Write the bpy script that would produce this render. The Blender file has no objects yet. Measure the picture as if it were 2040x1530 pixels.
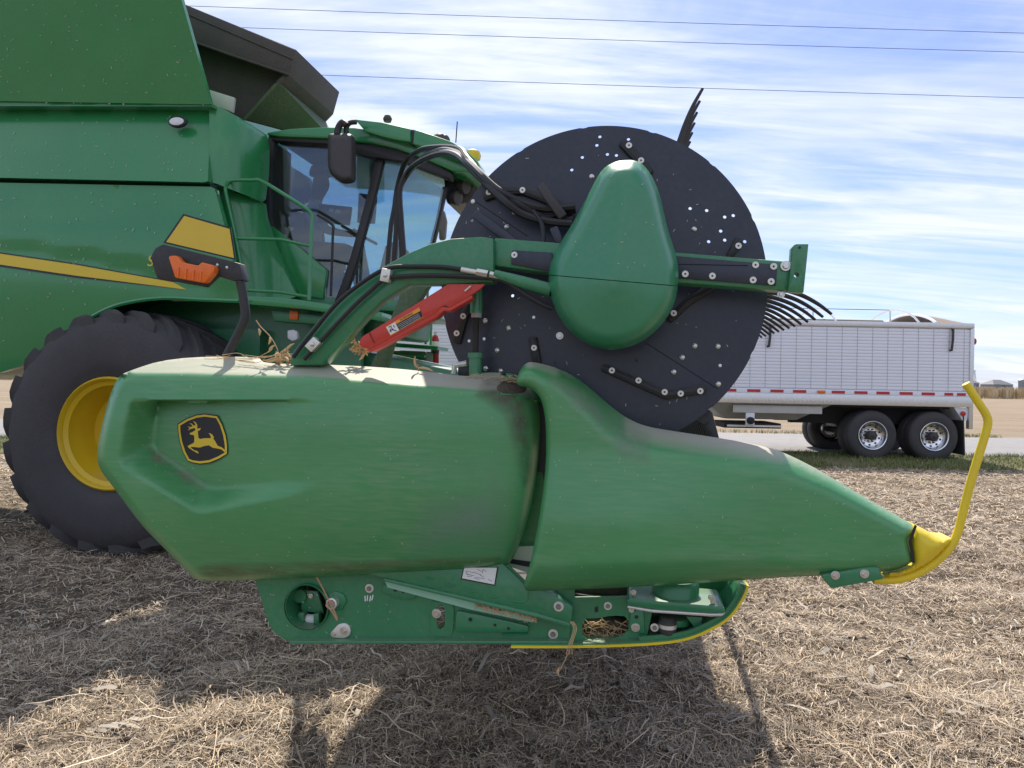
import bpy, bmesh, math, random
import numpy as np
from mathutils import Vector, Matrix
from mathutils.geometry import delaunay_2d_cdt

random.seed(7)
rng = np.random.default_rng(11)
R = math.radians
scn = bpy.context.scene
col = scn.collection

# ------------------------------------------------------------------ camera
F, CX, HY, ROLL = 1541.0, 1020.0, 753.0, 0.019
H = 1.55                                   # lens height above the ground
A = R(9.0)                                 # the machine stands 9 degrees off square to the camera
cam_d = bpy.data.cameras.new('camera'); cam = bpy.data.objects.new('camera', cam_d); col.objects.link(cam)
cam_d.sensor_width = 36; cam_d.lens = F / 2040 * 36
cam_d.shift_y = -12 / 2040
cam_d.clip_start = 0.05; cam_d.clip_end = 6000
cam.matrix_world = Matrix.Translation((0, 0, H)) @ Matrix.Rotation(R(90), 4, 'X') @ Matrix.Rotation(ROLL, 4, 'Z')
scn.camera = cam
scn.render.resolution_x, scn.render.resolution_y = 1024, 768
scn.render.engine = 'CYCLES'

# ------------------------------------------------------------------ sky and sun
SUN_EL, SUN_AZ = R(50), R(1)               # azimuth from +Y (behind the machine) towards +X
wd = bpy.data.worlds.new('World'); scn.world = wd; wd.use_nodes = True
nt = wd.node_tree; nt.nodes.clear()
N = nt.nodes.new; L = nt.links.new
sky = N('ShaderNodeTexSky'); sky.sky_type = 'NISHITA'; sky.sun_disc = False
sky.sun_elevation = SUN_EL; sky.sun_rotation = SUN_AZ
sky.air_density = 1.0; sky.dust_density = 0.6; sky.ozone_density = 1.6
tc = N('ShaderNodeTexCoord'); sep = N('ShaderNodeSeparateXYZ'); L(tc.outputs['Generated'], sep.inputs[0])
def mth(op, a, b=None, clamp=False):
    m = N('ShaderNodeMath'); m.operation = op; m.use_clamp = clamp
    for i, v in enumerate((a, b)):
        if v is None: continue
        if isinstance(v, (int, float)): m.inputs[i].default_value = v
        else: L(v, m.inputs[i])
    return m.outputs[0]
zz = mth('ADD', mth('MAXIMUM', sep.outputs['Z'], 0.0), 0.16)
u_ = mth('DIVIDE', sep.outputs['X'], zz); v_ = mth('DIVIDE', sep.outputs['Y'], zz)
cmb = N('ShaderNodeCombineXYZ'); L(u_, cmb.inputs[0]); L(v_, cmb.inputs[1])
def cloud(scale, sx, sy, rot, detail, dist, lo, hi, off=0):
    mp = N('ShaderNodeMapping'); mp.inputs['Scale'].default_value = (sx, sy, 1); mp.inputs['Rotation'].default_value = (0, 0, rot)
    mp.inputs['Location'].default_value = (off, off * .7, 0)
    L(cmb.outputs[0], mp.inputs[0])
    n = N('ShaderNodeTexNoise'); n.inputs['Scale'].default_value = scale; n.inputs['Detail'].default_value = detail
    n.inputs['Roughness'].default_value = .58; n.inputs['Distortion'].default_value = dist; L(mp.outputs[0], n.inputs['Vector'])
    mr = N('ShaderNodeMapRange'); mr.interpolation_type = 'SMOOTHSTEP'
    mr.inputs[1].default_value = lo; mr.inputs[2].default_value = hi; L(n.outputs[0], mr.inputs[0])
    return mr.outputs[0]
c1 = cloud(1.0, .55, 2.1, R(-19), 11, 1.1, .33, .64, 3.1)
c2 = cloud(2.4, .40, 2.4, R(-16), 10, 1.5, .38, .66, 9.4)
c3 = cloud(.7, .8, 1.0, 0, 4, .4, .32, .60, 5.2)
cl = mth('MULTIPLY', mth('ADD', mth('MULTIPLY', c1, .75), mth('MULTIPLY', c2, .45)), mth('ADD', mth('MULTIPLY', c3, .7), .46), True)
mix = N('ShaderNodeMix'); mix.data_type = 'RGBA'
tint = N('ShaderNodeMix'); tint.data_type = 'RGBA'; tint.blend_type = 'MULTIPLY'; tint.inputs[0].default_value = 1
L(sky.outputs[0], tint.inputs[6]); tint.inputs[7].default_value = (.40, .475, .78, 1)
L(cl, mix.inputs[0]); L(tint.outputs[2], mix.inputs[6]); mix.inputs[7].default_value = (4.5, 4.75, 5.1, 1)
cl = mth('ADD', mth('MULTIPLY', cl, .80), .13, True); L(cl, mix.inputs[0])
bg = N('ShaderNodeBackground'); bg.inputs[1].default_value = .083
L(mix.outputs[2], bg.inputs[0])
wo = N('ShaderNodeOutputWorld'); L(bg.outputs[0], wo.inputs[0])

sd = bpy.data.lights.new('sun', 'SUN'); sun = bpy.data.objects.new('sun', sd); col.objects.link(sun)
sd.energy = 2.45; sd.angle = R(.55); sd.color = (1, .91, .78)
sv = Vector((math.sin(SUN_AZ) * math.cos(SUN_EL), math.cos(SUN_AZ) * math.cos(SUN_EL), math.sin(SUN_EL)))
sun.rotation_euler = sv.to_track_quat('Z', 'Y').to_euler(); sun.location = (0, 20, 25)

vs = scn.view_settings
vs.view_transform = 'Standard'; vs.look = 'None'; vs.gamma = 1; vs.use_curve_mapping = False; vs.exposure = 1.42

# ------------------------------------------------------------------ pixel -> place (q = distance of the plane, measured square to the machine)
CR, SR = math.cos(ROLL), math.sin(ROLL)
SA, CA = math.sin(A), math.cos(A)
def W(px, py, q, a=True):
    dx, dy = px - CX, py - HY
    x = (dx * CR + dy * SR) / F; z = -(-dx * SR + dy * CR) / F
    t = q / (x * SA + CA) if a else q
    return Vector((x * t, t, H + z * t))
def Wn(px, py, q, a=True):                 # the same for arrays
    px = np.asarray(px, float); py = np.asarray(py, float)
    dx, dy = px - CX, py - HY
    x = (dx * CR + dy * SR) / F; z = -(-dx * SR + dy * CR) / F
    t = q / (x * SA + CA) if a else q + 0 * x
    return np.stack([x * t, t, H + z * t], -1)
U = Vector((CA, -SA, 0)); V = Vector((SA, CA, 0)); Z = Vector((0, 0, 1))
def G(u, v, z): return U * u + V * v + Z * z      # machine coordinates: forward, away, up

# ------------------------------------------------------------------ materials
MATS = {}
def mat(name, rgb, rough=.5, metal=0., var=.0, vscale=6., bump=0., bscale=40., dust=0., dust_glare_col=(.36, .31, .24), coat=0., spec=.5, streak=False, top=.25):
    m = bpy.data.materials.new(name); m.use_nodes = True; MATS[name] = m
    t = m.node_tree; p = t.nodes['Principled BSDF']; n = t.nodes.new; l = t.links.new
    p.inputs['Roughness'].default_value = rough; p.inputs['Metallic'].default_value = metal
    p.inputs['Coat Weight'].default_value = coat; p.inputs['Coat Roughness'].default_value = .12
    p.inputs['Specular IOR Level'].default_value = spec
    p.inputs['Base Color'].default_value = (*rgb, 1)
    c = None
    if var or bump or dust:
        co = n('ShaderNodeTexCoord'); ge = n('ShaderNodeNewGeometry')
        mp = n('ShaderNodeMapping'); l(ge.outputs['Position'], mp.inputs[0])
    if var:
        tx = n('ShaderNodeTexNoise'); tx.inputs['Scale'].default_value = vscale; tx.inputs['Detail'].default_value = 6
        l(mp.outputs[0], tx.inputs['Vector'])
        r = n('ShaderNodeMix'); r.data_type = 'RGBA'
        r.inputs[6].default_value = (*[v * (1 - var) for v in rgb], 1); r.inputs[7].default_value = (*[min(1, v * (1 + var)) for v in rgb], 1)
        l(tx.outputs[0], r.inputs[0]); c = r.outputs[2]
    if dust:
        d1 = n('ShaderNodeTexNoise'); d1.inputs['Scale'].default_value = 2.3; d1.inputs['Detail'].default_value = 9; d1.inputs['Roughness'].default_value = .65
        l(mp.outputs[0], d1.inputs['Vector'])
        m2 = n('ShaderNodeMapping'); m2.inputs['Scale'].default_value = (13, 13, 110) if streak else (60, 60, 60)
        m2.inputs['Rotation'].default_value = (0, R(5), 0); l(ge.outputs['Position'], m2.inputs[0])
        d2 = n('ShaderNodeTexNoise'); d2.inputs['Scale'].default_value = 1.; d2.inputs['Detail'].default_value = 5; l(m2.outputs[0], d2.inputs['Vector'])
        a1 = n('ShaderNodeMapRange'); a1.inputs[1].default_value = .3; a1.inputs[2].default_value = .75; l(d1.outputs[0], a1.inputs[0])
        a2 = n('ShaderNodeMapRange'); a2.inputs[1].default_value = .35; a2.inputs[2].default_value = .8; l(d2.outputs[0], a2.inputs[0])
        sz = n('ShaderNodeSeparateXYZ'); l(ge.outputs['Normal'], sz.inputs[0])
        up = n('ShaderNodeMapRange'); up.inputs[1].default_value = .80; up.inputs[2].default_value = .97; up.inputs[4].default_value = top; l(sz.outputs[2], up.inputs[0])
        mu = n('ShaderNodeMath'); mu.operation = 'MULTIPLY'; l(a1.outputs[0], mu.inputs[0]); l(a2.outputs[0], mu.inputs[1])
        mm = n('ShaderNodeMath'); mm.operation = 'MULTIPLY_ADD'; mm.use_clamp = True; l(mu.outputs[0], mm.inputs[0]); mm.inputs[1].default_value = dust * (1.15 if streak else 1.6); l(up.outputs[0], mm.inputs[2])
        ad = n('ShaderNodeMath'); ad.operation = 'ADD'; ad.use_clamp = True; l(mm.outputs[0], ad.inputs[0]); ad.inputs[1].default_value = dust * .18
        r2 = n('ShaderNodeMix'); r2.data_type = 'RGBA'; l(ad.outputs[0], r2.inputs[0])
        if c: l(c, r2.inputs[6])
        else: r2.inputs[6].default_value = (*rgb, 1)
        r2.inputs[7].default_value = (*dust_glare_col, 1); c = r2.outputs[2]
        rr = n('ShaderNodeMapRange'); rr.inputs[3].default_value = rough; rr.inputs[4].default_value = min(1, rough + .45); l(ad.outputs[0], rr.inputs[0]); l(rr.outputs[0], p.inputs['Roughness'])
    if c: l(c, p.inputs['Base Color'])
    if bump:
        b1 = n('ShaderNodeTexNoise'); b1.inputs['Scale'].default_value = bscale; b1.inputs['Detail'].default_value = 5; l(mp.outputs[0], b1.inputs['Vector'])
        b = n('ShaderNodeBump'); b.inputs['Strength'].default_value = bump; b.inputs['Distance'].default_value = .01
        l(b1.outputs[0], b.inputs['Height']); l(b.outputs[0], p.inputs['Normal'])
    return m
GREEN = (.018, .235, .070)
mat('paint', GREEN, .24, var=.10, vscale=3, dust=.07, coat=.5)
mat('plastic', (.040, .265, .080), .30, spec=.7, top=.85, dust_glare_col=(.44, .40, .33), var=.16, vscale=3.5, dust=.24, streak=True, bump=.02, bscale=90)  # settled dust on up-facing faces, paled further to paint in sun glare
mat('plastic_clean', (.022, .225, .104), .30, spec=.7, var=.10, vscale=3, dust=.10, bump=.02, bscale=90)
mat('film_yellow', (.66, .47, .04), .45, var=.04)
mat('frame_paint', (.015, .20, .082), .31, var=.12, vscale=9, dust=.16, coat=.2)
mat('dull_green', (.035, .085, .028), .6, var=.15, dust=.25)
mat('yellow', (.80, .60, .015), .42, var=.10, vscale=18, dust=.10)
mat('rim_yellow', (.66, .44, .006), .38, var=.06, dust=.08)
mat('black', (.016, .016, .019), .5, var=.2, dust=.05)
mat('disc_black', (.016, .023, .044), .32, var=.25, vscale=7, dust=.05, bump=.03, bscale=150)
mat('rubber', (.042, .041, .045), .72, var=.25, vscale=5, dust=.26, dust_glare_col=(.15, .13, .12), bump=.08, bscale=120)
mat('hose', (.014, .014, .016), .5, var=.2, vscale=30)
mat('tarp', (.062, .052, .049), .75, var=.25, vscale=6, dust=.12, bump=.15, bscale=14)
mat('bolt_dark', (.30, .30, .31), .35, 1., var=.15, vscale=60)
mat('steel', (.62, .61, .58), .34, 1., var=.15, vscale=60)
mat('zinc', (.70, .68, .62), .45, .6, var=.15, vscale=60)
mat('white', (.78, .78, .76), .5)
mat('decal_black', (.012, .012, .016), .4)
mat('decal_yellow', (.72, .52, .03), .4)
mat('red', (.56, .035, .020), .42, var=.12, dust=.12)
mat('extinguisher_red', (.45, .02, .02), .35)
mat('orange', (.80, .16, .015), .3, var=.12, vscale=60)
mat('orange_print', (.85, .33, .03), .5)
mat('pale_deck', (.62, .62, .56), .5, var=.12, vscale=14, dust=.1)
mat('sunlit_green', (.30, .58, .42), .4, var=.08, vscale=20)  # frame green with sunlight painted in, used on the ledge
mat('fleck', (.50, .52, .44), .8)
mat('dirt', (.10, .075, .055), .95, var=.45, vscale=40, bump=.8, bscale=90)
mat('lens', (.75, .76, .78), .15)
mat('mirror_grey', (.045, .042, .043), .55, var=.12, dust=.06)
mat('interior', (.05, .05, .055), .7, var=.1)
mat('seat', (.09, .06, .04), .8)
mat('shirt', (.42, .55, .82), .85, var=.1)
mat('skin', (.50, .27, .19), .6)
mat('trousers', (.20, .17, .13), .85)
mat('cap_cloth', (.10, .12, .12), .8)
mat('trailer_white', (.80, .82, .90), .35, var=.03, vscale=2, dust=.04)
mat('aluminium', (.66, .66, .66), .38, .75, var=.12, vscale=20)
mat('wheel_alu', (.78, .78, .80), .25, 1., var=.08, vscale=30)
mat('hopper', (.60, .59, .57), .5, var=.1, dust=.15)
mat('reflector_red', (.50, .02, .025), .3)
mat('under', (.03, .028, .027), .8, var=.2)
mat('tan_tarp', (.23, .18, .135), .8, var=.12)
mat('pod', (.58, .40, .20), .75, var=.35, vscale=40)
mat('twine', (.48, .30, .17), .9)
mat('cable', (.05, .055, .06), .6)
mat('barn', (.10, .11, .13), .7); mat('barn_wall', (.22, .24, .28), .7)
def glassmat(name, tintc, refl):
    m = bpy.data.materials.new(name); m.use_nodes = True; MATS[name] = m
    t = m.node_tree; t.nodes.clear(); n = t.nodes.new; l = t.links.new
    tr = n('ShaderNodeBsdfTransparent'); tr.inputs[0].default_value = (*tintc, 1)
    gl = n('ShaderNodeBsdfGlossy'); gl.inputs['Roughness'].default_value = .03
    di = n('ShaderNodeBsdfDiffuse'); di.inputs[0].default_value = (.35, .33, .30, 1)
    fr = n('ShaderNodeFresnel'); fr.inputs[0].default_value = 1.5
    ad = n('ShaderNodeMath'); ad.operation = 'MULTIPLY_ADD'; l(fr.outputs[0], ad.inputs[0]); ad.inputs[1].default_value = 1.3; ad.inputs[2].default_value = refl
    mx = n('ShaderNodeMixShader'); l(ad.outputs[0], mx.inputs[0]); l(tr.outputs[0], mx.inputs[1]); l(gl.outputs[0], mx.inputs[2])
    m2 = n('ShaderNodeMixShader'); m2.inputs[0].default_value = .05; l(mx.outputs[0], m2.inputs[1]); l(di.outputs[0], m2.inputs[2])
    o = n('ShaderNodeOutputMaterial'); l(m2.outputs[0], o.inputs[0])
glassmat('glass', (.66, .82, .86), .05)
glassmat('door_glass', (.62, .72, .77), .035)

# ------------------------------------------------------------------ object helpers
WLOC = {}
def link(o, parent, loc):
    col.objects.link(o)
    if parent is not None:
        o.parent = parent; o.location = Vector(loc) - WLOC[parent.name]
    else: o.location = loc
    WLOC[o.name] = Vector(loc)
    return o
def thing(name, loc, label=None, cat=None, group=None, parent=None):
    o = bpy.data.objects.new(name, None); o.empty_display_size = .1
    link(o, parent, loc)
    if label: tag(o, label, cat, group)
    return o
def tag(o, label=None, cat=None, group=None, kind=None):
    for k, v in (('label', label), ('category', cat), ('group', group), ('kind', kind)):
        if v: o[k] = v
    return o
def mk(name, verts, faces, m, parent=None, smooth=40, loc=None, mats=None):
    """verts are world points; origin goes to the middle of the piece"""
    vv = np.array([tuple(v) for v in verts], float)
    c = (vv.min(0) + vv.max(0)) / 2 if loc is None else np.array(loc)
    me = bpy.data.meshes.new(name); me.from_pydata((vv - c).tolist(), [], [tuple(int(i) for i in f) for f in faces])
    bm = bmesh.new(); bm.from_mesh(me); bmesh.ops.recalc_face_normals(bm, faces=bm.faces); bm.to_mesh(me); bm.free()
    me.materials.append(MATS[m] if isinstance(m, str) else m)
    if smooth:
        me.shade_smooth(); me.set_sharp_from_angle(angle=R(smooth))
    o = bpy.data.objects.new(name, me)
    return link(o, parent, c)
class MB:
    def __init__(s): s.v = []; s.f = []
    def add(s, v, f):
        b = len(s.v); s.v += [tuple(x) for x in v]; s.f += [tuple(i + b for i in q) for q in f]; return s
    def box(s, c, ax, half):
        c = Vector(c); a, b, d = [Vector(x) * h for x, h in zip(ax, half)]
        v = [c + a * i + b * j + d * k for i in (-1, 1) for j in (-1, 1) for k in (-1, 1)]
        return s.add(v, [(0, 1, 3, 2), (4, 6, 7, 5), (0, 4, 5, 1), (2, 3, 7, 6), (0, 2, 6, 4), (1, 5, 7, 3)])
    def hull_prism(s, front, back):
        n = len(front)
        return s.add(list(front) + list(back), [tuple(range(n)), tuple(range(2 * n - 1, n - 1, -1))] + [(i, (i + 1) % n, (i + 1) % n + n, i + n) for i in range(n)])
    def tube(s, pts, r, n=8, res=0, caps=True):
        P = [Vector(p) for p in pts]
        if res: P = crom(P, res)
        rr = r if hasattr(r, '__len__') else [r] * len(P)
        if len(rr) != len(P): rr = list(np.interp(np.linspace(0, 1, len(P)), np.linspace(0, 1, len(rr)), rr))
        t0 = (P[1] - P[0]).normalized(); up = Vector((0, 0, 1)) if abs(t0.z) < .9 else Vector((1, 0, 0))
        nn = t0.cross(up).normalized(); vs_ = []; b = len(s.v)
        for i, p in enumerate(P):
            t = (P[min(i + 1, len(P) - 1)] - P[max(i - 1, 0)])
            if t.length < 1e-9: t = t0.copy()
            t.normalize(); nn = (nn - t * nn.dot(t)).normalized(); bb = t.cross(nn)
            for k in range(n):
                th = 2 * math.pi * k / n; vs_.append(p + (nn * math.cos(th) + bb * math.sin(th)) * rr[i])
        f = [(i * n + k, i * n + (k + 1) % n, (i + 1) * n + (k + 1) % n, (i + 1) * n + k) for i in range(len(P) - 1) for k in range(n)]
        if caps: f += [tuple(range(n - 1, -1, -1)), tuple(range((len(P) - 1) * n, len(P) * n))]
        return s.add(vs_, f)
    def lathe(s, prof, c, axis, n=32, caps=True, a0=0):
        c = Vector(c); ax = Vector(axis).normalized(); e1 = ax.cross(Vector((0, 0, 1)) if abs(ax.z) < .9 else Vector((1, 0, 0))).normalized(); e2 = ax.cross(e1)
        vs_ = []
        for r, h in prof:
            for k in range(n):
                th = 2 * math.pi * k / n + a0; vs_.append(c + ax * h + (e1 * math.cos(th) + e2 * math.sin(th)) * r)
        m = len(prof)
        f = [(i * n + k, i * n + (k + 1) % n, (i + 1) * n + (k + 1) % n, (i + 1) * n + k) for i in range(m - 1) for k in range(n)]
        if caps: f += [tuple(range(n - 1, -1, -1)), tuple(range((m - 1) * n, m * n))]
        return s.add(vs_, f)
    def build(s, name, m, parent=None, smooth=40, bevel=0, loc=None):
        o = mk(name, s.v, s.f, m, parent, smooth, loc)
        if bevel: bev(o, bevel, smooth)
        return o
def bev(o, w, smooth=40, seg=2, ang=30):
    bm = bmesh.new(); bm.from_mesh(o.data)
    ed = [e for e in bm.edges if len(e.link_faces) == 2 and e.calc_face_angle(0) > R(ang)]
    bmesh.ops.bevel(bm, geom=ed, offset=w, segments=seg, affect='EDGES', profile=.5, clamp_overlap=True)
    bm.to_mesh(o.data); bm.free()
    if smooth: o.data.shade_smooth(); o.data.set_sharp_from_angle(angle=R(smooth))
def crom(P, res, closed=False):
    out = []; n = len(P); rng_ = range(n if closed else n - 1)
    g = (lambda i: P[i % n]) if closed else (lambda i: P[min(max(i, 0), n - 1)])
    for i in rng_:
        p0, p1, p2, p3 = g(i - 1), g(i), g(i + 1), g(i + 2)
        for k in range(res):
            t = k / res
            out.append(.5 * ((2 * p1) + (p2 - p0) * t + (2 * p0 - 5 * p1 + 4 * p2 - p3) * t * t + (3 * p1 - p0 - 3 * p2 + p3) * t ** 3))
    if not closed: out.append(P[-1])
    return out
def chaikin(P, it=2):
    P = [np.array(p, float) for p in P]
    for _ in range(it):
        Q = []
        for i in range(len(P)):
            a, b = P[i], P[(i + 1) % len(P)]
            if np.abs(a - b).sum() < 1e-9: Q.append(a); continue
            Q += [a * .75 + b * .25, a * .25 + b * .75]
        P = Q
    return P
def dens(P, step, closed=True):
    P = [np.array(p, float) for p in P]; out = []
    for i in range(len(P) if closed else len(P) - 1):
        a, b = P[i], P[(i + 1) % len(P)]; d = np.linalg.norm(b - a)
        if d < 1e-6: continue
        k = max(1, int(math.ceil(d / step)))
        out += [a + (b - a) * j / k for j in range(k)]
    return out
def pip(x, y, poly):
    x = np.asarray(x, float); y = np.asarray(y, float); ins = np.zeros(x.shape, bool); n = len(poly)
    for i in range(n):
        x1, y1 = poly[i]; x2, y2 = poly[(i + 1) % n]
        if y1 == y2: continue
        c = ((y1 > y) != (y2 > y)) & (x < (x2 - x1) * (y - y1) / (y2 - y1) + x1); ins ^= c
    return ins
def pdist(x, y, poly, closed=True):
    x = np.asarray(x, float); y = np.asarray(y, float); d = np.full(x.shape, 1e9); n = len(poly)
    for i in range(n if closed else n - 1):
        x1, y1 = poly[i]; x2, y2 = poly[(i + 1) % n]; ex, ey = x2 - x1, y2 - y1; ll = ex * ex + ey * ey
        if ll < 1e-9: continue
        t = np.clip(((x - x1) * ex + (y - y1) * ey) / ll, 0, 1)
        d = np.minimum(d, np.hypot(x - x1 - t * ex, y - y1 - t * ey))
    return d
def sst(a, b, x): t = np.clip((x - a) / (b - a), 0, 1); return t * t * (3 - 2 * t)
def cdt(outline, pts=(), holes=()):
    vs_ = [Vector((float(p[0]), float(p[1]))) for p in outline]; ed = [(i, (i + 1) % len(outline)) for i in range(len(outline))]
    for h in holes:
        b = len(vs_); vs_ += [Vector((float(p[0]), float(p[1]))) for p in h]; ed += [(b + i, b + (i + 1) % len(h)) for i in range(len(h))]
    vs_ += [Vector((float(p[0]), float(p[1]))) for p in pts]
    r = delaunay_2d_cdt(vs_, ed, [], 0, 1e-5)
    v = np.array([tuple(p) for p in r[0]]); f = np.array([t for t in r[2]])
    c = v[f].mean(1); ok = pip(c[:, 0], c[:, 1], [tuple(p) for p in outline])
    for h in holes: ok &= ~pip(c[:, 0], c[:, 1], [tuple(p) for p in h])
    return v, f[ok]
def sheet(name, outline, q, m, parent, thick=.01, holes=(), bevel=0, smooth=40, a=True, axis=None):
    """flat plate: outline traced at depth q, real thickness straight behind it"""
    v, f = cdt(outline, (), holes); ax = np.array(axis if axis is not None else (V if a else (0, 1, 0)))
    P = Wn(v[:, 0], v[:, 1], q, a); n = len(P)
    key = {}; 
    for t in f:
        for i in range(3):
            e = (t[i], t[(i + 1) % 3]); key[e] = 1
    side = [(e[0], e[1], e[1] + n, e[0] + n) for e in key if (e[1], e[0]) not in key]
    F_ = [tuple(t) for t in f] + [tuple(x + n for x in t[::-1]) for t in f] + side
    used = sorted(set(i for t in F_ for i in t)); mp = {k: j for j, k in enumerate(used)}
    VV = np.concatenate([P, P + ax * thick])[used]
    o = mk(name, VV, [tuple(mp[i] for i in t) for t in F_], m, parent, smooth)
    if bevel:
        bm = bmesh.new(); bm.from_mesh(o.data)
        bmesh.ops.dissolve_limit(bm, angle_limit=R(1), verts=bm.verts, edges=bm.edges)
        bm.to_mesh(o.data); bm.free(); bev(o, bevel, smooth)
    return o
def pillow(name, outline, depthf, m, parent, step=12, thick=.02, smooth=60, a=True):
    o_ = np.array(dens(outline, step)); x0, y0 = o_.min(0); x1, y1 = o_.max(0)
    gx, gy = np.meshgrid(np.arange(x0, x1, step), np.arange(y0, y1, step)); gx = gx + (np.arange(gx.shape[0]) % 2)[:, None] * step * .5
    gx = gx.ravel(); gy = gy.ravel(); ok = pip(gx, gy, o_.tolist()) & (pdist(gx, gy, o_.tolist()) > step * .45)
    v, f = cdt(o_, np.stack([gx[ok], gy[ok]], 1)); P = Wn(v[:, 0], v[:, 1], depthf(v[:, 0], v[:, 1]), a); n = len(P)
    ax = np.array(V if a else (0, 1, 0)); key = {}
    for t in f:
        for i in range(3): key[(t[i], t[(i + 1) % 3])] = 1
    b = [e for e in key if (e[1], e[0]) not in key]; bi = sorted(set(i for e in b for i in e)); mp = {k: n + j for j, k in enumerate(bi)}
    F_ = [tuple(t) for t in f] + [(e[0], e[1], mp[e[1]], mp[e[0]]) for e in b]
    return mk(name, np.concatenate([P, P[bi] + ax * thick]), F_, m, parent, smooth)
def flat(name, outline, depthf, m, parent, off=-.003, a=True, holes=()):
    """thin printed film lying on a surface"""
    v, f = cdt(outline, (), holes); q = depthf(v[:, 0], v[:, 1]) if callable(depthf) else np.full(len(v), depthf)
    P = Wn(v[:, 0], v[:, 1], q + off, a); u = sorted(set(f.ravel())); mp = {k: j for j, k in enumerate(u)}
    return mk(name, P[u], [tuple(mp[i] for i in t) for t in f], m, parent, 0)
RZ = Matrix.Rotation(-A, 4, 'Z')
def proto(name, mb, m, extra=None):           # mesh shared by alike small pieces, built round the origin facing -V in machine axes
    me = bpy.data.meshes.new(name); me.from_pydata([tuple(v) for v in mb.v], [], mb.f)
    bm = bmesh.new(); bm.from_mesh(me); bmesh.ops.recalc_face_normals(bm, faces=bm.faces); bm.to_mesh(me); bm.free()
    me.materials.append(MATS[m]); me.shade_smooth(); me.set_sharp_from_angle(angle=R(35))
    if extra:                                # second material for the pieces in extra
        e = proto(name, extra[0], extra[1]); bm = bmesh.new(); bm.from_mesh(me); k = len(bm.faces); bm.from_mesh(e); bm.faces.ensure_lookup_table()
        for fc in bm.faces[k:]: fc.material_index = 1
        bm.to_mesh(me); bm.free(); me.materials.append(MATS[extra[1]])
    return me
def put(name, me, p, parent, scale=1, rot=RZ, spin=0):
    o = bpy.data.objects.new(name, me); link(o, parent, p)
    o.rotation_euler = (rot @ Matrix.Rotation(spin, 4, 'Y')).to_euler(); o.scale = (scale,) * 3; return o
hexm = MB().lathe([(1.0, 0), (1.0, .16), (.95, .2)], (0, 0, 0), (0, -1, 0), 16).lathe([(.62, .18), (.62, .62), (.54, .7)], (0, 0, 0), (0, -1, 0), 6)
HEX = proto('hex_bolt', hexm, 'steel')
WASH = proto('washer_bolt', MB().lathe([(1.0, 0), (1.0, .12), (.96, .15)], (0, 0, 0), (0, -1, 0), 18), 'zinc', (MB().lathe([(.56, .13), (.56, .55), (.46, .66)], (0, 0, 0), (0, -1, 0), 6), 'bolt_dark'))
DOME = proto('dome_bolt', MB().lathe([(1.0, 0), (.9, .3), (.6, .52), (.2, .6)], (0, 0, 0), (0, -1, 0), 14), 'steel')
CAPB = proto('cap_bolt', MB().lathe([(1.0, 0), (1.0, .3), (.92, .36)], (0, 0, 0), (0, -1, 0), 16), 'zinc', (MB().lathe([(.34, .36), (.34, .38)], (0, 0, 0), (0, -1, 0), 6), 'decal_black'))
def text(name, s, size, p, m, parent, spin=0, rot=RZ, extrude=0, shear=0):
    c = bpy.data.curves.new(name, 'FONT'); c.body = s; c.size = size; c.shear = shear; c.align_x = 'LEFT'
    o = bpy.data.objects.new(name, c); col.objects.link(o); bpy.context.view_layer.update()
    me = bpy.data.meshes.new_from_object(o.evaluated_get(bpy.context.evaluated_depsgraph_get())); bpy.data.objects.remove(o)
    me.materials.clear(); me.materials.append(MATS[m]); o = bpy.data.objects.new(name, me); link(o, parent, p)
    o.rotation_euler = (rot @ Matrix.Rotation(spin, 4, 'Y') @ Matrix.Rotation(R(90), 4, 'X')).to_euler(); return o
scn.cycles.use_denoising = True
scn.cycles.max_bounces = 6; scn.cycles.transparent_max_bounces = 12

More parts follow.
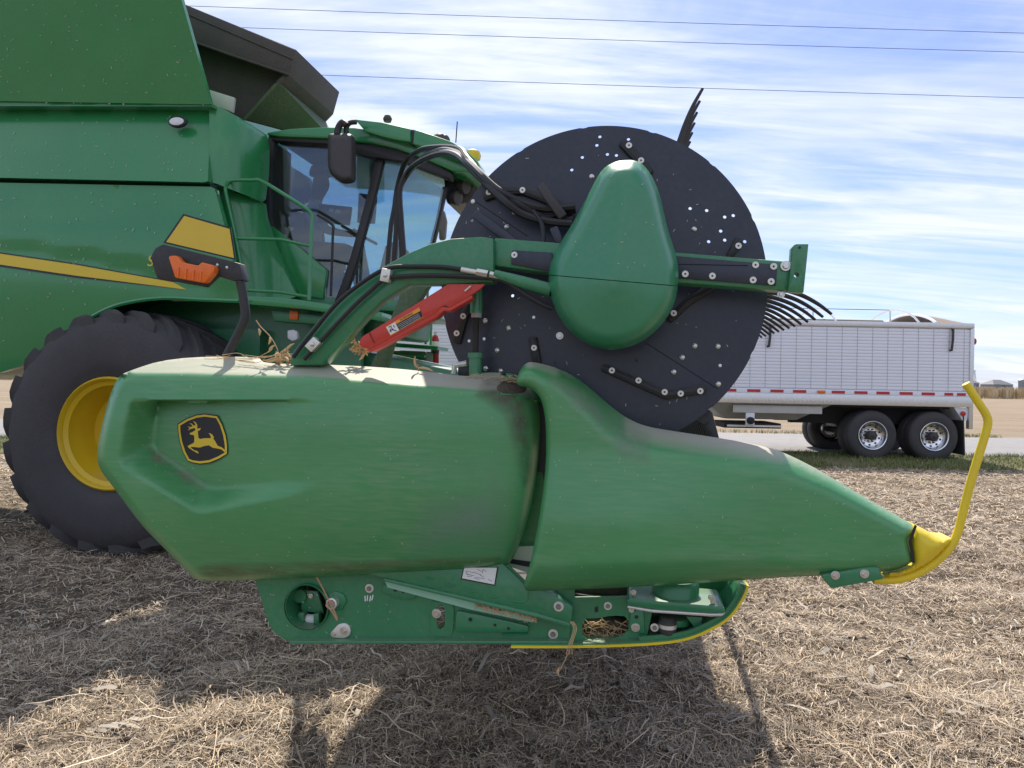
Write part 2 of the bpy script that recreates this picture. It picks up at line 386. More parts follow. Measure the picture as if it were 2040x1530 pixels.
# ------------------------------------------------------------------ the ground
def attr_mat(name, rough=.85, trans=0):
    m = bpy.data.materials.new(name); m.use_nodes = True; MATS[name] = m; t = m.node_tree; p = t.nodes['Principled BSDF']
    at = t.nodes.new('ShaderNodeAttribute'); at.attribute_name = 'tone'; t.links.new(at.outputs['Color'], p.inputs['Base Color'])
    p.inputs['Roughness'].default_value = rough; p.inputs['Specular IOR Level'].default_value = .25
    return m
attr_mat('straw', .7); attr_mat('grass_blade', .6)
def ground_mat():
    m = bpy.data.materials.new('field_soil'); m.use_nodes = True; MATS['field_soil'] = m; t = m.node_tree; p = t.nodes['Principled BSDF']; n = t.nodes.new; l = t.links.new
    ge = n('ShaderNodeNewGeometry'); sp = n('ShaderNodeSeparateXYZ'); l(ge.outputs['Position'], sp.inputs[0])
    def noise(sc, det, vec=None, rough=.6):
        x = n('ShaderNodeTexNoise'); x.inputs['Scale'].default_value = sc; x.inputs['Detail'].default_value = det; x.inputs['Roughness'].default_value = rough
        l(vec or ge.outputs['Position'], x.inputs['Vector']); return x.outputs[0]
    def ramp(v, a, b, lo=0., hi=1.):
        r = n('ShaderNodeMapRange'); r.inputs[1].default_value = a; r.inputs[2].default_value = b; r.inputs[3].default_value = lo; r.inputs[4].default_value = hi; l(v, r.inputs[0]); return r.outputs[0]
    def mixc(f, a, b):
        x = n('ShaderNodeMix'); x.data_type = 'RGBA'; l(f, x.inputs[0])
        for i, c in ((6, a), (7, b)):
            if isinstance(c, tuple): x.inputs[i].default_value = (*c, 1)
            else: l(c, x.inputs[i])
        return x.outputs[2]
    near = mixc(ramp(noise(55, 6), .38, .62), (.10, .083, .067), (.32, .26, .19))
    near = mixc(ramp(noise(1.3, 4), .40, .68, 0, .55), near, (.13, .107, .086))
    mp = n('ShaderNodeMapping'); mp.inputs['Scale'].default_value = (.02, .55, 1); l(ge.outputs['Position'], mp.inputs[0])
    far = mixc(ramp(noise(1, 5, mp.outputs[0]), .35, .68), (.33, .265, .19), (.25, .20, .15))
    far = mixc(ramp(noise(.35, 8), .42, .70, 0, .6), far, (.20, .165, .125))
    far = mixc(ramp(noise(9, 4), .45, .7, 0, .5), far, (.36, .29, .21))
    c = mixc(ramp(sp.outputs[1], 12.8, 14.0), near, far)
    l(c, p.inputs['Base Color']); p.inputs['Roughness'].default_value = .95; p.inputs['Specular IOR Level'].default_value = .1
    b = n('ShaderNodeBump'); b.inputs['Strength'].default_value = .8; b.inputs['Distance'].default_value = .03; l(noise(45, 7), b.inputs['Height']); l(b.outputs[0], p.inputs['Normal'])
ground_mat()
def vnoise(x, y, s, seed):
    r = np.random.default_rng(seed); g = r.random((256, 256)); X = x / s; Y = y / s
    i = np.floor(X).astype(int); j = np.floor(Y).astype(int); fx = X - i; fy = Y - j; fx = fx * fx * (3 - 2 * fx); fy = fy * fy * (3 - 2 * fy)
    a = g[i % 256, j % 256]; b = g[(i + 1) % 256, j % 256]; c = g[i % 256, (j + 1) % 256]; d = g[(i + 1) % 256, (j + 1) % 256]
    return (a * (1 - fx) + b * fx) * (1 - fy) + (c * (1 - fx) + d * fx) * fy - .5
def gz(x, y):
    x = np.asarray(x, float); y = np.asarray(y, float)
    h = .09 * vnoise(x, y, .9, 1) + .055 * vnoise(x, y, .33, 2) + .035 * vnoise(x, y, .13, 3)
    k = np.clip((13.6 - y) / 2.5, 0, 1) * np.clip((25 - np.abs(x)) / 6, 0, 1)
    k = k * (1 - .9 * np.exp(-(((x + 3.2) / 1.3) ** 2 + ((y - 6.6) / .7) ** 2) ** 2))
    return h * k - .012
def axis_pts(lo, hi, step, far):
    a = list(np.arange(lo, hi, step)); s = step; x = hi
    while x < far: a.append(x); s *= 1.28; x += s
    a.append(far); s = step; x = lo
    while x > -far: s *= 1.28; x -= s; a.append(x)
    return np.array(sorted(set(a)))
gx = axis_pts(-7, 11, .055, 3500); gy = axis_pts(1.2, 12, .055, 3500)
X, Y = np.meshgrid(gx, gy); Zg = gz(X, Y); nx, ny = len(gx), len(gy)
me = bpy.data.meshes.new('field'); nv = nx * ny
idx = np.arange(nv).reshape(ny, nx); q4 = np.stack([idx[:-1, :-1], idx[:-1, 1:], idx[1:, 1:], idx[1:, :-1]], -1).reshape(-1, 4)
def fastmesh(name, co, quads, tone=None, m=None, k=4):
    me = bpy.data.meshes.new(name); me.vertices.add(len(co)); me.vertices.foreach_set('co', np.ascontiguousarray(co, np.float32).ravel())
    me.loops.add(len(quads) * k); me.loops.foreach_set('vertex_index', np.ascontiguousarray(quads, np.int32).ravel())
    me.polygons.add(len(quads)); me.polygons.foreach_set('loop_start', np.arange(0, len(quads) * k, k, dtype=np.int32))
    if tone is not None:
        a = me.color_attributes.new('tone', 'FLOAT_COLOR', 'POINT'); a.data.foreach_set('color', np.concatenate([tone, np.ones((len(tone), 1))], 1).astype(np.float32).ravel())
    me.update(calc_edges=True); me.materials.append(MATS[m]); return me
me = fastmesh('field', np.stack([X.ravel(), Y.ravel(), Zg.ravel()], 1), q4, None, 'field_soil'); me.shade_smooth()
o = bpy.data.objects.new('field', me); link(o, None, (0, 0, 0)); tag(o, 'tan harvested soybean field stretching to the horizon', 'field', kind='structure')

# crop residue: thin bent strands lying on the soil
def strands(n, x0, x1, y0, y1, lmin, lmax, w, lift, seg, pal, seed, cull=None, tiltmax=.35):
    r = np.random.default_rng(seed)
    x = r.uniform(x0, x1, n); y = r.uniform(y0, y1, n)
    if cull is not None: k = cull(x, y, r); x, y = x[k], y[k]; n = len(x)
    ln = r.uniform(0, 1, n) ** 2 * (lmax - lmin) + lmin; th = r.uniform(0, 2 * np.pi, n); bend = r.normal(0, .55, n)
    tilt = np.abs(r.normal(0, .16, n)).clip(0, tiltmax); wd_ = w * r.uniform(.55, 1.5, n); tw = r.uniform(-.7, .7, n)
    co = []
    base = gz(x, y) + r.uniform(0, 1, n) ** 1.6 * lift
    for i in range(seg + 1):
        s = i / seg - .5; a = th + bend * s; cx = x + np.cos(th + bend * s * .5) * ln * s; cy = y + np.sin(th + bend * s * .5) * ln * s
        cz = base + (s + .5) * ln * np.sin(tilt) + .012 * np.sin((s + .5) * np.pi) * r.normal(0, 1, n)
        nxv, nyv = -np.sin(a), np.cos(a); k = wd_ * (1 if 0 < i < seg else .55)
        for sg in (-1, 1): co.append(np.stack([cx + sg * nxv * k * np.cos(tw), cy + sg * nyv * k * np.cos(tw), cz + sg * k * np.sin(tw)], 1))
    co = np.stack(co, 1); m = 2 * (seg + 1); b = (np.arange(n) * m)[:, None]
    f = np.concatenate([b + np.array([2 * i, 2 * i + 1, 2 * i + 3, 2 * i + 2]) for i in range(seg)], 0)
    P = np.array(pal); c = P[r.integers(0, len(P), n)] * r.uniform(.7, 1.25, n)[:, None]
    return co.reshape(-1, 3), f, np.repeat(c, m, 0)
def joinparts(parts):
    co, f, c = [], [], []; b = 0
    for p in parts: co.append(p[0]); f.append(p[1] + b); c.append(p[2]); b += len(p[0])
    return np.concatenate(co), np.concatenate(f), np.concatenate(c)
STRAW = [(.64, .50, .34), (.55, .44, .31), (.45, .35, .25), (.70, .58, .43), (.33, .255, .185), (.50, .42, .33), (.22, .17, .13), (.58, .50, .40), (.30, .25, .20)]
def clump(x, y, r):                        # residue lies in patches with bare soil between
    d = vnoise(x, y, .45, 21) + .7 * vnoise(x, y, .16, 22)
    return r.random(len(x)) < np.clip(  .82 + 1.15 * d, .25, 1)
def fan(x, y, r): return (np.abs(x) < .78 * y + .6) & clump(x, y, r)
parts = [strands(105000, -3.6, 3.6, 2.5, 4.6, .025, .15, .00135, .03, 3, STRAW, 31, fan),
         strands(60000, -3.6, 3.6, 2.5, 4.6, .012, .05, .0028, .02, 1, STRAW, 32, fan),
         strands(1500, -3.6, 3.6, 2.5, 4.6, .10, .34, .0026, .05, 4, STRAW, 33, fan, .6),
         strands(110000, -6, 6, 4.6, 7.6, .035, .16, .0023, .035, 2, STRAW, 34, fan),
         strands(135000, -8, 11, 7.6, 14.2, .045, .18, .0042, .04, 2, STRAW, 35, lambda x, y, r: (x > 1.5) & fan(x, y, r)),
         strands(26000, -9, 1.5, 7.6, 14.2, .05, .22, .006, .04, 2, STRAW, 36, fan)]
co, f, c = joinparts(parts)
o = bpy.data.objects.new('crop_residue', fastmesh('crop_residue', co, f, c, 'straw')); link(o, None, (0, 0, 0))
tag(o, 'dry chopped bean straw scattered thickly over the soil', 'straw', kind='stuff')
# coarse pale corn stalk pieces: husks and split stalks
def husks(n, x0, x1, y0, y1, seed):
    return strands(n, x0, x1, y0, y1, .07, .22, .009, .03, 3, [(.42, .37, .30), (.50, .44, .36), (.34, .30, .25), (.26, .21, .15)], seed, lambda x, y, r: np.abs(x) < .75 * y + .3)
co, f, c = joinparts([husks(420, -3.4, 3.4, 2.6, 5, 41), husks(500, -8, 9, 5, 12, 42)])
o = bpy.data.objects.new('stalk_pieces', fastmesh('stalk_pieces', co, f, c, 'straw')); link(o, None, (0, 0, 0))
tag(o, 'wide greyish split corn stalk pieces lying among the finer straw', 'stalk pieces', kind='stuff')

# clods of soil
r = np.random.default_rng(5); CL = MB(); ico = bmesh.new(); bmesh.ops.create_icosphere(ico, subdivisions=1, radius=1); iv = np.array([v.co[:] for v in ico.verts]); ifc = [[v.index for v in fc.verts] for fc in ico.faces]; ico.free()
cc, cf = [], []; b = 0
for i in range(1100):
    y = r.uniform(2.6, 7) if i < 900 else r.uniform(7, 13); x = r.uniform(-.75, .75) * y; s = r.uniform(.007, .026) * (1 if i < 900 else 1.4)
    v = iv * s * r.uniform(.6, 1.3, 3) * (1 + r.normal(0, .18, (len(iv), 1))); v = v + (x, y, float(gz(x, y)) + s * .15); cc.append(v); cf += [[k + b for k in t] for t in ifc]; b += len(iv)
me = fastmesh('soil_clods', np.concatenate(cc), np.array(cf), None, 'dirt', 3); o = bpy.data.objects.new('soil_clods', me); link(o, None, (0, 0, 0)); tag(o, 'small dark crumbs of soil between the straw', 'soil', kind='stuff')

# verge, road
mat('road_stone', (.25, .245, .245), .9, var=.22, vscale=3, bump=.4, bscale=160)
mat('verge_soil', (.13, .12, .05), .95, var=.4, vscale=5)
def strip(name, y0, y1, z, m, label, cat, wob=0, xs=400):
    xx = np.concatenate([[-xs], np.arange(-30, 40, .5), [xs]]); rr = np.random.default_rng(len(name))
    e0 = y0 + wob * rr.normal(0, 1, len(xx)); e1 = y1 + wob * rr.normal(0, 1, len(xx)); n = 7; v = []; fcs = []
    for i, x in enumerate(xx):
        for k in range(n): s = k / (n - 1); v.append((x, e0[i] * (1 - s) + e1[i] * s, z * (1 - (2 * s - 1) ** 4) + .002))
    for i in range(len(xx) - 1):
        for k in range(n - 1): a = i * n + k; fcs.append((a, a + n, a + n + 1, a + 1))
    return tag(mk(name, v, fcs, m, None, 60), label, cat, kind='structure')
strip('road', 17.25, 23.7, .05, 'road_stone', 'pale grey gravel farm road running behind the trailer', 'road', .05)
strip('verge', 14.3, 17.3, .03, 'verge_soil', 'grassy verge between field and gravel road', 'verge', .10)
def blades(n, y0, y1, h, seed, x0=-14, x1=15):
    r = np.random.default_rng(seed); x = r.uniform(x0, x1, n); y = r.uniform(y0, y1, n)
    d = vnoise(x, y, .8, 51) + .6 * vnoise(x, y, .25, 52); k = r.random(n) < np.clip(.7 + d, .05, 1); x, y = x[k], y[k]; n = len(x)
    hh = h * r.uniform(.35, 1.3, n); th = r.uniform(0, 2 * np.pi, n); ln = r.uniform(.2, 1.1, n) * hh; w = r.uniform(.004, .008, n)
    z0 = .0 + 0 * x; co = []
    for s in (0, .55, 1):
        cx = x + np.cos(th) * ln * s ** 1.6; cy = y + np.sin(th) * ln * s ** 1.6; cz = z0 + hh * s
        for sg in (-1, 1): co.append(np.stack([cx - sg * np.sin(th) * w * (1 - .8 * s), cy + sg * np.cos(th) * w * (1 - .8 * s), cz], 1))
    co = np.stack(co, 1); b = (np.arange(n) * 6)[:, None]; f = np.concatenate([b + np.array([0, 1, 3, 2]), b + np.array([2, 3, 5, 4])])
    P = np.array([(.115, .16, .040), (.15, .19, .05), (.085, .125, .03), (.24, .23, .10), (.36, .31, .17)]); c = P[r.choice(5, n, p=[.3, .28, .22, .12, .08])] * r.uniform(.75, 1.25, n)[:, None]
    return co.reshape(-1, 3), f, np.repeat(c, 6, 0)
co, f, c = joinparts([blades(90000, 14.25, 17.4, .085, 61), blades(9000, 23.5, 24.4, .10, 62)])
o = bpy.data.objects.new('verge_grass', fastmesh('verge_grass', co, f, c, 'grass_blade')); link(o, None, (0, 0, 0)); tag(o, 'short green grass on the roadside verge', 'grass', kind='stuff')

# standing corn far across the road
r = np.random.default_rng(71); n = 16000; x = r.uniform(-90, 190, n); y = 104 + r.uniform(0, 1, n) ** 2 * 60; h = r.uniform(1.15, 1.65, n); th = r.uniform(0, 6.28, n); co = []
for s, w in ((0, .05), (.5, .22), (1, .05)):
    for sg in (-1, 1): co.append(np.stack([x + sg * np.cos(th) * w, y + sg * np.sin(th) * w, h * s], 1))
co = np.stack(co, 1); b = (np.arange(n) * 6)[:, None]; f = np.concatenate([b + np.array([0, 1, 3, 2]), b + np.array([2, 3, 5, 4])])
c = np.array([(.52, .42, .27), (.42, .33, .21), (.58, .47, .31)])[r.integers(0, 3, n)]
o = bpy.data.objects.new('standing_corn', fastmesh('standing_corn', co.reshape(-1, 3), f, np.repeat(c, 6, 0), 'straw')); link(o, None, (0, 0, 0)); tag(o, 'strip of dry standing corn far across the stubble', 'corn', kind='stuff')
# far farmstead
def barn(px0, px1, Yd, hw, hr, label, name='barn'):
    a = W(px0, 775, Yd, False).x; b = W(px1, 775, Yd, False).x; t = thing(name, ((a + b) / 2, Yd, 0), label, 'building'); d = 14
    MB().box(((a + b) / 2, Yd + d / 2, hw / 2), ((1, 0, 0), (0, 1, 0), (0, 0, 1)), ((b - a) / 2, d / 2, hw / 2)).build('wall', 'barn_wall', t, 0)
    m_ = MB(); e = .6; mid = (a + b) / 2
    m_.add([(a - e, Yd - e, hw + .05), (b + e, Yd - e, hw + .05), (b + e, Yd + d + e, hw + .05), (a - e, Yd + d + e, hw + .05), (mid - (b - a) * .2, Yd + d / 2, hr), (mid + (b - a) * .2, Yd + d / 2, hr)], [(0, 1, 5, 4), (2, 3, 4, 5), (1, 2, 5), (3, 0, 4), (3, 2, 1, 0)]); m_.build('roof', 'barn', t, 0)
    MB().box((mid, Yd - .05, hw * .4), ((1, 0, 0), (0, 1, 0), (0, 0, 1)), ((b - a) * .08, .04, hw * .4)).build('door', 'barn', t, 0)
barn(1980, 2018, 480, 3.2, 6.2, 'distant low dark barn with hipped roof beyond the corn')
barn(1942, 1951, 520, 4, 6.2, 'distant small dark shed beside the lattice mast')
p = W(2036, 770, 500, False); t = thing('silo', (p.x, 500, 0), 'distant grey cylindrical silo beyond the corn', 'silo'); MB().lathe([(2.2, 0), (2.2, 6.5)], (p.x, 500, 0), (0, 0, 1), 18).build('shell', 'barn_wall', t); MB().lathe([(2.3, 6.5), (.3, 7.6)], (p.x, 500, 0), (0, 0, 1), 18).build('roof', 'aluminium', t)
p = W(1940, 770, 560, False); t = thing('lattice_mast', (p.x, 560, 0), 'distant grey lattice mast standing beyond the corn', 'mast'); m_ = MB()
for sx, sy in ((-1, -1), (1, -1), (1, 1), (-1, 1)): m_.tube([(p.x + sx * 1.5, 560 + sy * 1.5, 0), (p.x + sx * .25, 560 + sy * .25, 13.5)], .13, 4)
for k in range(8):
    z0, z1 = k * 1.7, k * 1.7 + 1.7; w0, w1 = 1.5 - z0 * .0925, 1.5 - z1 * .0925; m_.tube([(p.x - w0, 558.5, z0), (p.x + w1, 558.5, z1)], .08, 3); m_.tube([(p.x + w0, 558.5, z0), (p.x - w1, 558.5, z1)], .08, 3)
m_.build('lattice', 'barn_wall', t)

# power lines over the road
for (a, b, lab) in (((380, 12), (2040, 66), 'topmost of the three overhead power lines'), ((480, 55), (2040, 104), 'middle of the three overhead power lines'), ((650, 150), (2040, 195), 'lowest of the three overhead power lines')):
    pa, pb = W(*a, 30, False), W(*b, 30, False); d = (pb - pa); pts = []
    for s in np.linspace(-3.2, 4.2, 38): q = pa + d * s; pts.append(q + Vector((0, 0, .03 * (s - .5) ** 2 * 4 - .03)))
    tag(MB().tube(pts, .0105, 5).build('power_line', 'cable'), lab, 'power line', 'overhead power lines')

# ------------------------------------------------------------------ grain trailer on the verge
TY = 16.0
def T(px, py, y=TY): return W(px, py, y, False)
XR = T(1938, 720).x; XL = -2.6; zt, zr, zb = T(1760, 641).z, T(1700, 785).z, T(1700, 807).z
tr = thing('grain_trailer', ((XL + XR) / 2, TY + 1.3, 0), 'long white ribbed grain hopper trailer parked on the verge', 'trailer')
E = ((1, 0, 0), (0, 1, 0), (0, 0, 1)); LEN = XR - XL; XM = (XL + XR) / 2; TW = 2.6
def tb(name, x0, x1, y0, y1, z0, z1, m, par=None, bevel=0):
    return MB().box(((x0 + x1) / 2, (y0 + y1) / 2, (z0 + z1) / 2), E, ((x1 - x0) / 2, (y1 - y0) / 2, (z1 - z0) / 2)).build(name, m, par or tr, 35, bevel)
core = tb('wall_core', XL + .02, XR - .03, TY + .035, TY + TW - .02, zr + .02, zt - .04, 'trailer_white')
ns = 19; z0, z1 = zr + .10, zt - .13; sh = (z1 - z0) / ns
for k in range(ns):
    tb('side_slat', XL + .03, XR - .07, TY, TY + .045, z0 + k * sh + .0015, z0 + (k + 1) * sh - .0015, 'trailer_white', core, .003)
rv = MB()
for i, px in enumerate(np.arange(1464, 1925, 30.4)):
    x = T(px, 720).x
    for k in range(ns * 2): rv.box((x, TY - .003, z0 + (k + .5) * sh / 2), E, (.0055, .004, .0055))
o = rv.build('rivets', 'mirror_grey', tr, 0); o['kind'] = 'stuff'
tb('top_rail', XL, XR + .01, TY - .03, TY + .10, zt - .11, zt, 'aluminium', None, .01); tb('top_rail', XL, XR, TY + TW - .1, TY + TW, zt - .1, zt, 'aluminium')
tb('bottom_rail', XL, XR - .02, TY - .035, TY + .06, zb, zr - .015, 'aluminium', None, .008); br = tb('reflector_rail', XL, XR - .03, TY - .022, TY + .05, zr - .012, zr + .085, 'trailer_white', None, .005)
tb('corner_post', XR - .07, XR + .015, TY - .025, TY + .09, zb - .45, zt - .115, 'aluminium', None, .008); tb('corner_post', XR - .07, XR + .01, TY + TW - .1, TY + TW, zb - .45, zt - .105, 'aluminium')
zz0, zz1 = zr + .004, zr + .062
for px in [1453 - 45.6 * k for k in range(0, 14)][::-1] + [1501, 1547, 1592, 1669, 1714, 1758, 1804, 1848, 1889, 1914]:
    x = T(px, 785).x; hw = .135 if px < 1880 else .09
    tb('red_reflector', x - hw, x + hw, TY - .03, TY - .0225, zz0, zz1, 'reflector_red', br)
x = T(1635, 785).x; tb('amber_marker', x - .08, x + .08, TY - .055, TY - .0225, zz0, zz1, 'orange', br, .006)
m_ = MB(); [m_.lathe([(.016, 0), (.012, .012)], (x, TY - .035, zb + .07), (0, -1, 0), 6) for x in np.arange(XL + .2, T(1680, 800).x, .085)]; o = m_.build('rail_rivets', 'steel', tr); o['kind'] = 'stuff'
for pxs, y0, y1 in ((1533, 648, 690), (1897, 656, 698)):
    a, b = T(pxs + 2, y0, TY - .05), T(pxs - 1, y1, TY - .05); MB().tube([a + Vector((0, .03, 0)), a, (a + b) / 2 + Vector((.01, 0, 0)), b, b + Vector((-.02, .03, 0))], .026, 6).build('rubber_strap', 'rubber', tr)
# bows and tarp
def bow_pts(x, h, y0=TY + .05, y1=TY + TW - .05, n=13): return [Vector((x, y0 + (y1 - y0) * k / (n - 1), zt + h * math.sin(math.pi * k / (n - 1)) ** .75)) for k in range(n)]
for px in (1834, 1668, 1500, 1330):
    x = T(px, 640).x; m_ = MB().tube(bow_pts(x, .37), .022, 6); m_.tube([Vector((x, TY + TW / 2, zt - .2)), Vector((x, TY + TW / 2, zt + .36))], .018, 6); m_.build('tarp_bow', 'aluminium', tr)
m_ = MB().tube([Vector((XL + .3, TY + TW / 2, zt + .38)), Vector((XR - 1.0, TY + TW / 2, zt + .37))], .008, 5); m_.build('ridge_cable', 'cable', tr)
xa, xb = T(1868, 640).x, XR - .10; v, fc = [], []
for i in range(6):
    s = i / 5; P = bow_pts(xa + (xb - xa) * s, .26 - .17 * s ** 2.2, TY + .02, TY + TW - .02); v += P
v2 = [p + Vector((0, 0, -.018)) for p in v]
for i in range(5):
    for k in range(12): a = i * 13 + k; fc.append((a, a + 13, a + 14, a + 1)); fc.append((a + 78, a + 79, a + 92, a + 91))
mk('tarp_end_cap', v + v2, fc, 'tan_tarp', tr); MB().tube(bow_pts(xa - .02, .27, TY + .02, TY + TW - .02), .03, 6).build('cap_edge', 'trailer_white', tr)
a = T(1580, 637); MB().tube([Vector((T(1300, 640).x, TY + .7, zt + .03)), Vector((T(1790, 640).x, TY + .7, zt + .02))], .07, 8).build('rolled_tarp', 'tarp', tr)
# hopper, chassis
def hop(px0, px1, pb0, pb1, yb, name='hopper'):
    xs = [T(px, 800).x for px in (px0, px1, pb0, pb1)]; zbm = T((pb0 + pb1) / 2, yb).z; y0, y1 = TY + .12, TY + TW - .12; ym0, ym1 = TY + .55, TY + TW - .55
    return MB().add([(xs[0], y0, zb + .01), (xs[1], y0, zb + .01), (xs[1], y1, zb + .01), (xs[0], y1, zb + .01), (xs[2], ym0, zbm), (xs[3], ym0, zbm), (xs[3], ym1, zbm), (xs[2], ym1, zbm)], [(3, 2, 1, 0), (4, 5, 6, 7), (0, 1, 5, 4), (1, 2, 6, 5), (2, 3, 7, 6), (3, 0, 4, 7)]).build(name, 'hopper', tr, 0)
hop(1405, 1665, 1462, 1606, 838); hop(700, 1330, 950, 1150, 842)
zs = T(1550, 815).z; tb('side_skirt', T(1463, 815).x, T(1642, 815).x, TY + .10, TY + .14, zs - .09, zs + .07, 'hopper', None, .006)
g0, g1 = T(1455, 848).x, T(1571, 848).x; zg = T(1500, 850).z
gt = tb('hopper_gate', g0, g1, TY + .45, TY + 1.6, zg - .06, zg + .05, 'under'); tb('gate_track', g0 + .05, g1, TY + .42, TY + .448, zg - .03, zg + .01, 'aluminium', gt)
xh = T(1496, 838).x; zh = T(1496, 838).z; cb = tb('crank_bracket', xh - .09, xh + .1, TY + .06, TY + .1, zh - .12, zh + .16, 'trailer_white', None, .02); MB().lathe([(.075, 0), (.075, .08), (.03, .09), (.03, .14)], (xh, TY + .06, zh), (0, -1, 0), 14).build('crank_socket', 'under', cb)
tb('chassis_beam', T(1600, 830).x, XR - .1, TY + .75, TY + .9, zb - .42, zb - .02, 'under'); tb('chassis_beam', T(1600, 830).x, XR - .1, TY + 1.7, TY + 1.85, zb - .42, zb - .02, 'under')
tb('underfloor', T(1650, 830).x, XR - .12, TY + .2, TY + TW - .2, zb - .05, zb - .012, 'under')
# wheels
def trailer_wheel(x, z, y0, sgn, detail):
    rt, wt = .515, .27
    ty = MB().lathe([(.29, .02), (.36, 0), (.45, .0), (.495, .03), (rt, .06), (rt, .10), (rt - .012, .104), (rt - .012, .114), (rt, .118), (rt, .165), (rt - .012, .169), (rt - .012, .179), (rt, .183), (rt, wt - .06), (.495, wt - .03), (.45, wt), (.36, wt), (.29, wt - .02)], (x, y0, z), (0, sgn, 0), 44, False).build('tyre', 'rubber', tr, 50)
    rim = MB().lathe([(.288, .01), (.300, .0), (.292, -.004), (.275, .006), (.268, .03), (.255, .075), (.238, .125), (.205, .145), (.165, .148), (.150, .125), (.095, .125), (.0, .125)], (x, y0, z), (0, sgn, 0), 40, False).build('rim', 'wheel_alu', tr, 35)
    if detail:
        MB().lathe([(.098, .122), (.098, .02), (.08, -.005), (.03, -.012), (.03, -.03), (.012, -.035)], (x, y0, z), (0, sgn, 0), 18).build('hub', 'mirror_grey', rim)
        for k in range(10):
            th = 2 * math.pi * k / 10; MB().lathe([(.017, .125), (.017, .095), (.008, .09)], (x + .128 * math.cos(th), y0, z + .128 * math.sin(th)), (0, sgn, 0), 6).build('lug_nut', 'under', rim)
        for k in range(10):
            th = 2 * math.pi * (k + .5) / 10; MB().lathe([(.022, .1375), (.022, .155)], (x + .205 * math.cos(th), y0 - .003, z + .205 * math.sin(th)), (0, sgn, 0), 12).build('hand_hole', 'decal_black', rim)
zw = .50
for px in (1739, 1862):
    x = T(px, 868).x
    trailer_wheel(x, zw, TY + .0, 1, True); trailer_wheel(x, zw, TY + .33, 1, False); trailer_wheel(x, zw, TY + TW - .33, -1, False); trailer_wheel(x, zw, TY + TW, -1, False)
    MB().lathe([(.07, .3), (.07, TW - .3)], (x, TY, zw), (0, 1, 0), 12).build('axle', 'under', tr)
xm = T(1918, 880).x
MB().box((xm + .03, TY + .33, .55), ((math.cos(.05), 0, .05), (0, 1, 0), (-.05, 0, 1)), (.012, .32, .42)).build('mud_flap', 'rubber', tr, 0); MB().box((xm + .03, TY + TW - .33, .55), E, (.012, .32, .42)).build('mud_flap', 'rubber', tr, 0)
P = [T(px, py, TY + .02) for px, py in ((1900, 811), (1932, 813), (1926, 838), (1918, 838))]; MB().hull_prism(P, [p + Vector((0, .6, 0)) for p in P]).build('rear_gusset', 'trailer_white', tr, 0)
p = T(1918, 824, TY); MB().lathe([(.05, 0), (.05, .03), (.03, .04)], p, (0, -1, 0), 14).build('tail_marker_light', 'reflector_red', tr); p = Vector((XR + .02, TY + .05, T(1938, 680).z)); MB().lathe([(.07, 0), (.07, .04), (.04, .06)], p, (1, 0, 0), 14).build('tail_light', 'reflector_red', tr)
# drawbar end support so the trailer stands
tb('landing_leg', XL + 2.0, XL + 2.15, TY + .6, TY + .75, 0, zb, 'under'); tb('landing_leg', XL + 2.0, XL + 2.15, TY + 1.85, TY + 2.0, 0, zb, 'under')
# ------------------------------------------------------------------ combine harvester
base = W(214, 875, 5.84); base.z = 0
cb = thing('combine_harvester', base, 'green combine harvester with black grain tank cover standing in stubble', 'combine')
def line_y(x, pts): return np.interp(x, [p[0] for p in pts], [p[1] for p in pts])
# hidden bulk of the body
sheet('body_core', [(-620, 262), (395, 262), (425, 400), (440, 585), (300, 585), (150, 640), (-40, 745), (-620, 760)], 6.36, 'frame_paint', cb, 2.5)
sheet('grain_tank', [(-560, -60), (270, -60), (345, 262), (-560, 262)], 6.25, 'frame_paint', cb, 2.6)
sheet('sun_block_bulkhead', [(400, 262), (468, 262), (500, 400), (508, 588), (400, 588)], 6.80, 'interior', cb, 1.75)  # added to stop sun leaking past the column; also darkens the cab rear
sheet('cab_support', [(640, 610), (806, 622), (800, 672), (640, 664)], 7.0, 'frame_paint', cb, 1.0, bevel=.02)
# grain tank extension leaning out
o = pillow('tank_extension', [(-560, -70), (342, -70), (420, 207), (418, 208), (-560, 192)], lambda x, y: 6.06 + (y - 205) / 275 * .33 + 0 * x, 'paint', cb, 40, .05)
bolts = [(10, 200), (65, 202), (77, 201), (93, 204), (147, 204), (161, 204), (218, 206), (230, 204), (246, 207), (299, 204), (315, 205), (375, 206), (388, 204), (405, 208)]
fl = pillow('tank_flange', [(-560, 193), (421, 205), (422, 212), (-560, 210)], lambda x, y: 6.08 + 0 * x, 'paint', cb, 30, .45)
for px, py in bolts: put('bolt', DOME, W(px, py, 6.078), fl, .010)
# upper side band
dU = lambda x, y: 6.22 - (y - 210) / 150 * .20 + .03 * ((x - 200) / 400) ** 2
up = pillow('upper_side_panel', [(-620, 209), (410, 213), (420, 215), (414, 361), (405, 363), (-620, 340)], dU, 'paint', cb, 26, .06)
lm = MB().lathe([(.085, 0), (.085, .02), (.07, .03)], (0, 0, 0), -V, 24)
p = W(356, 244, 6.10); wl = MB(); wl.v = [tuple(p + Vector((v[0], v[1], v[2] * .58))) for v in lm.v]; wl.f = lm.f; wl = wl.build('side_light', 'black', up)
lm = MB().lathe([(.068, .02), (.066, .034), (.03, .04)], (0, 0, 0), -V, 24); g = MB(); g.v = [tuple(p + Vector((v[0], v[1], v[2] * .5))) for v in lm.v]; g.f = lm.f; g.build('lens', 'lens', wl)
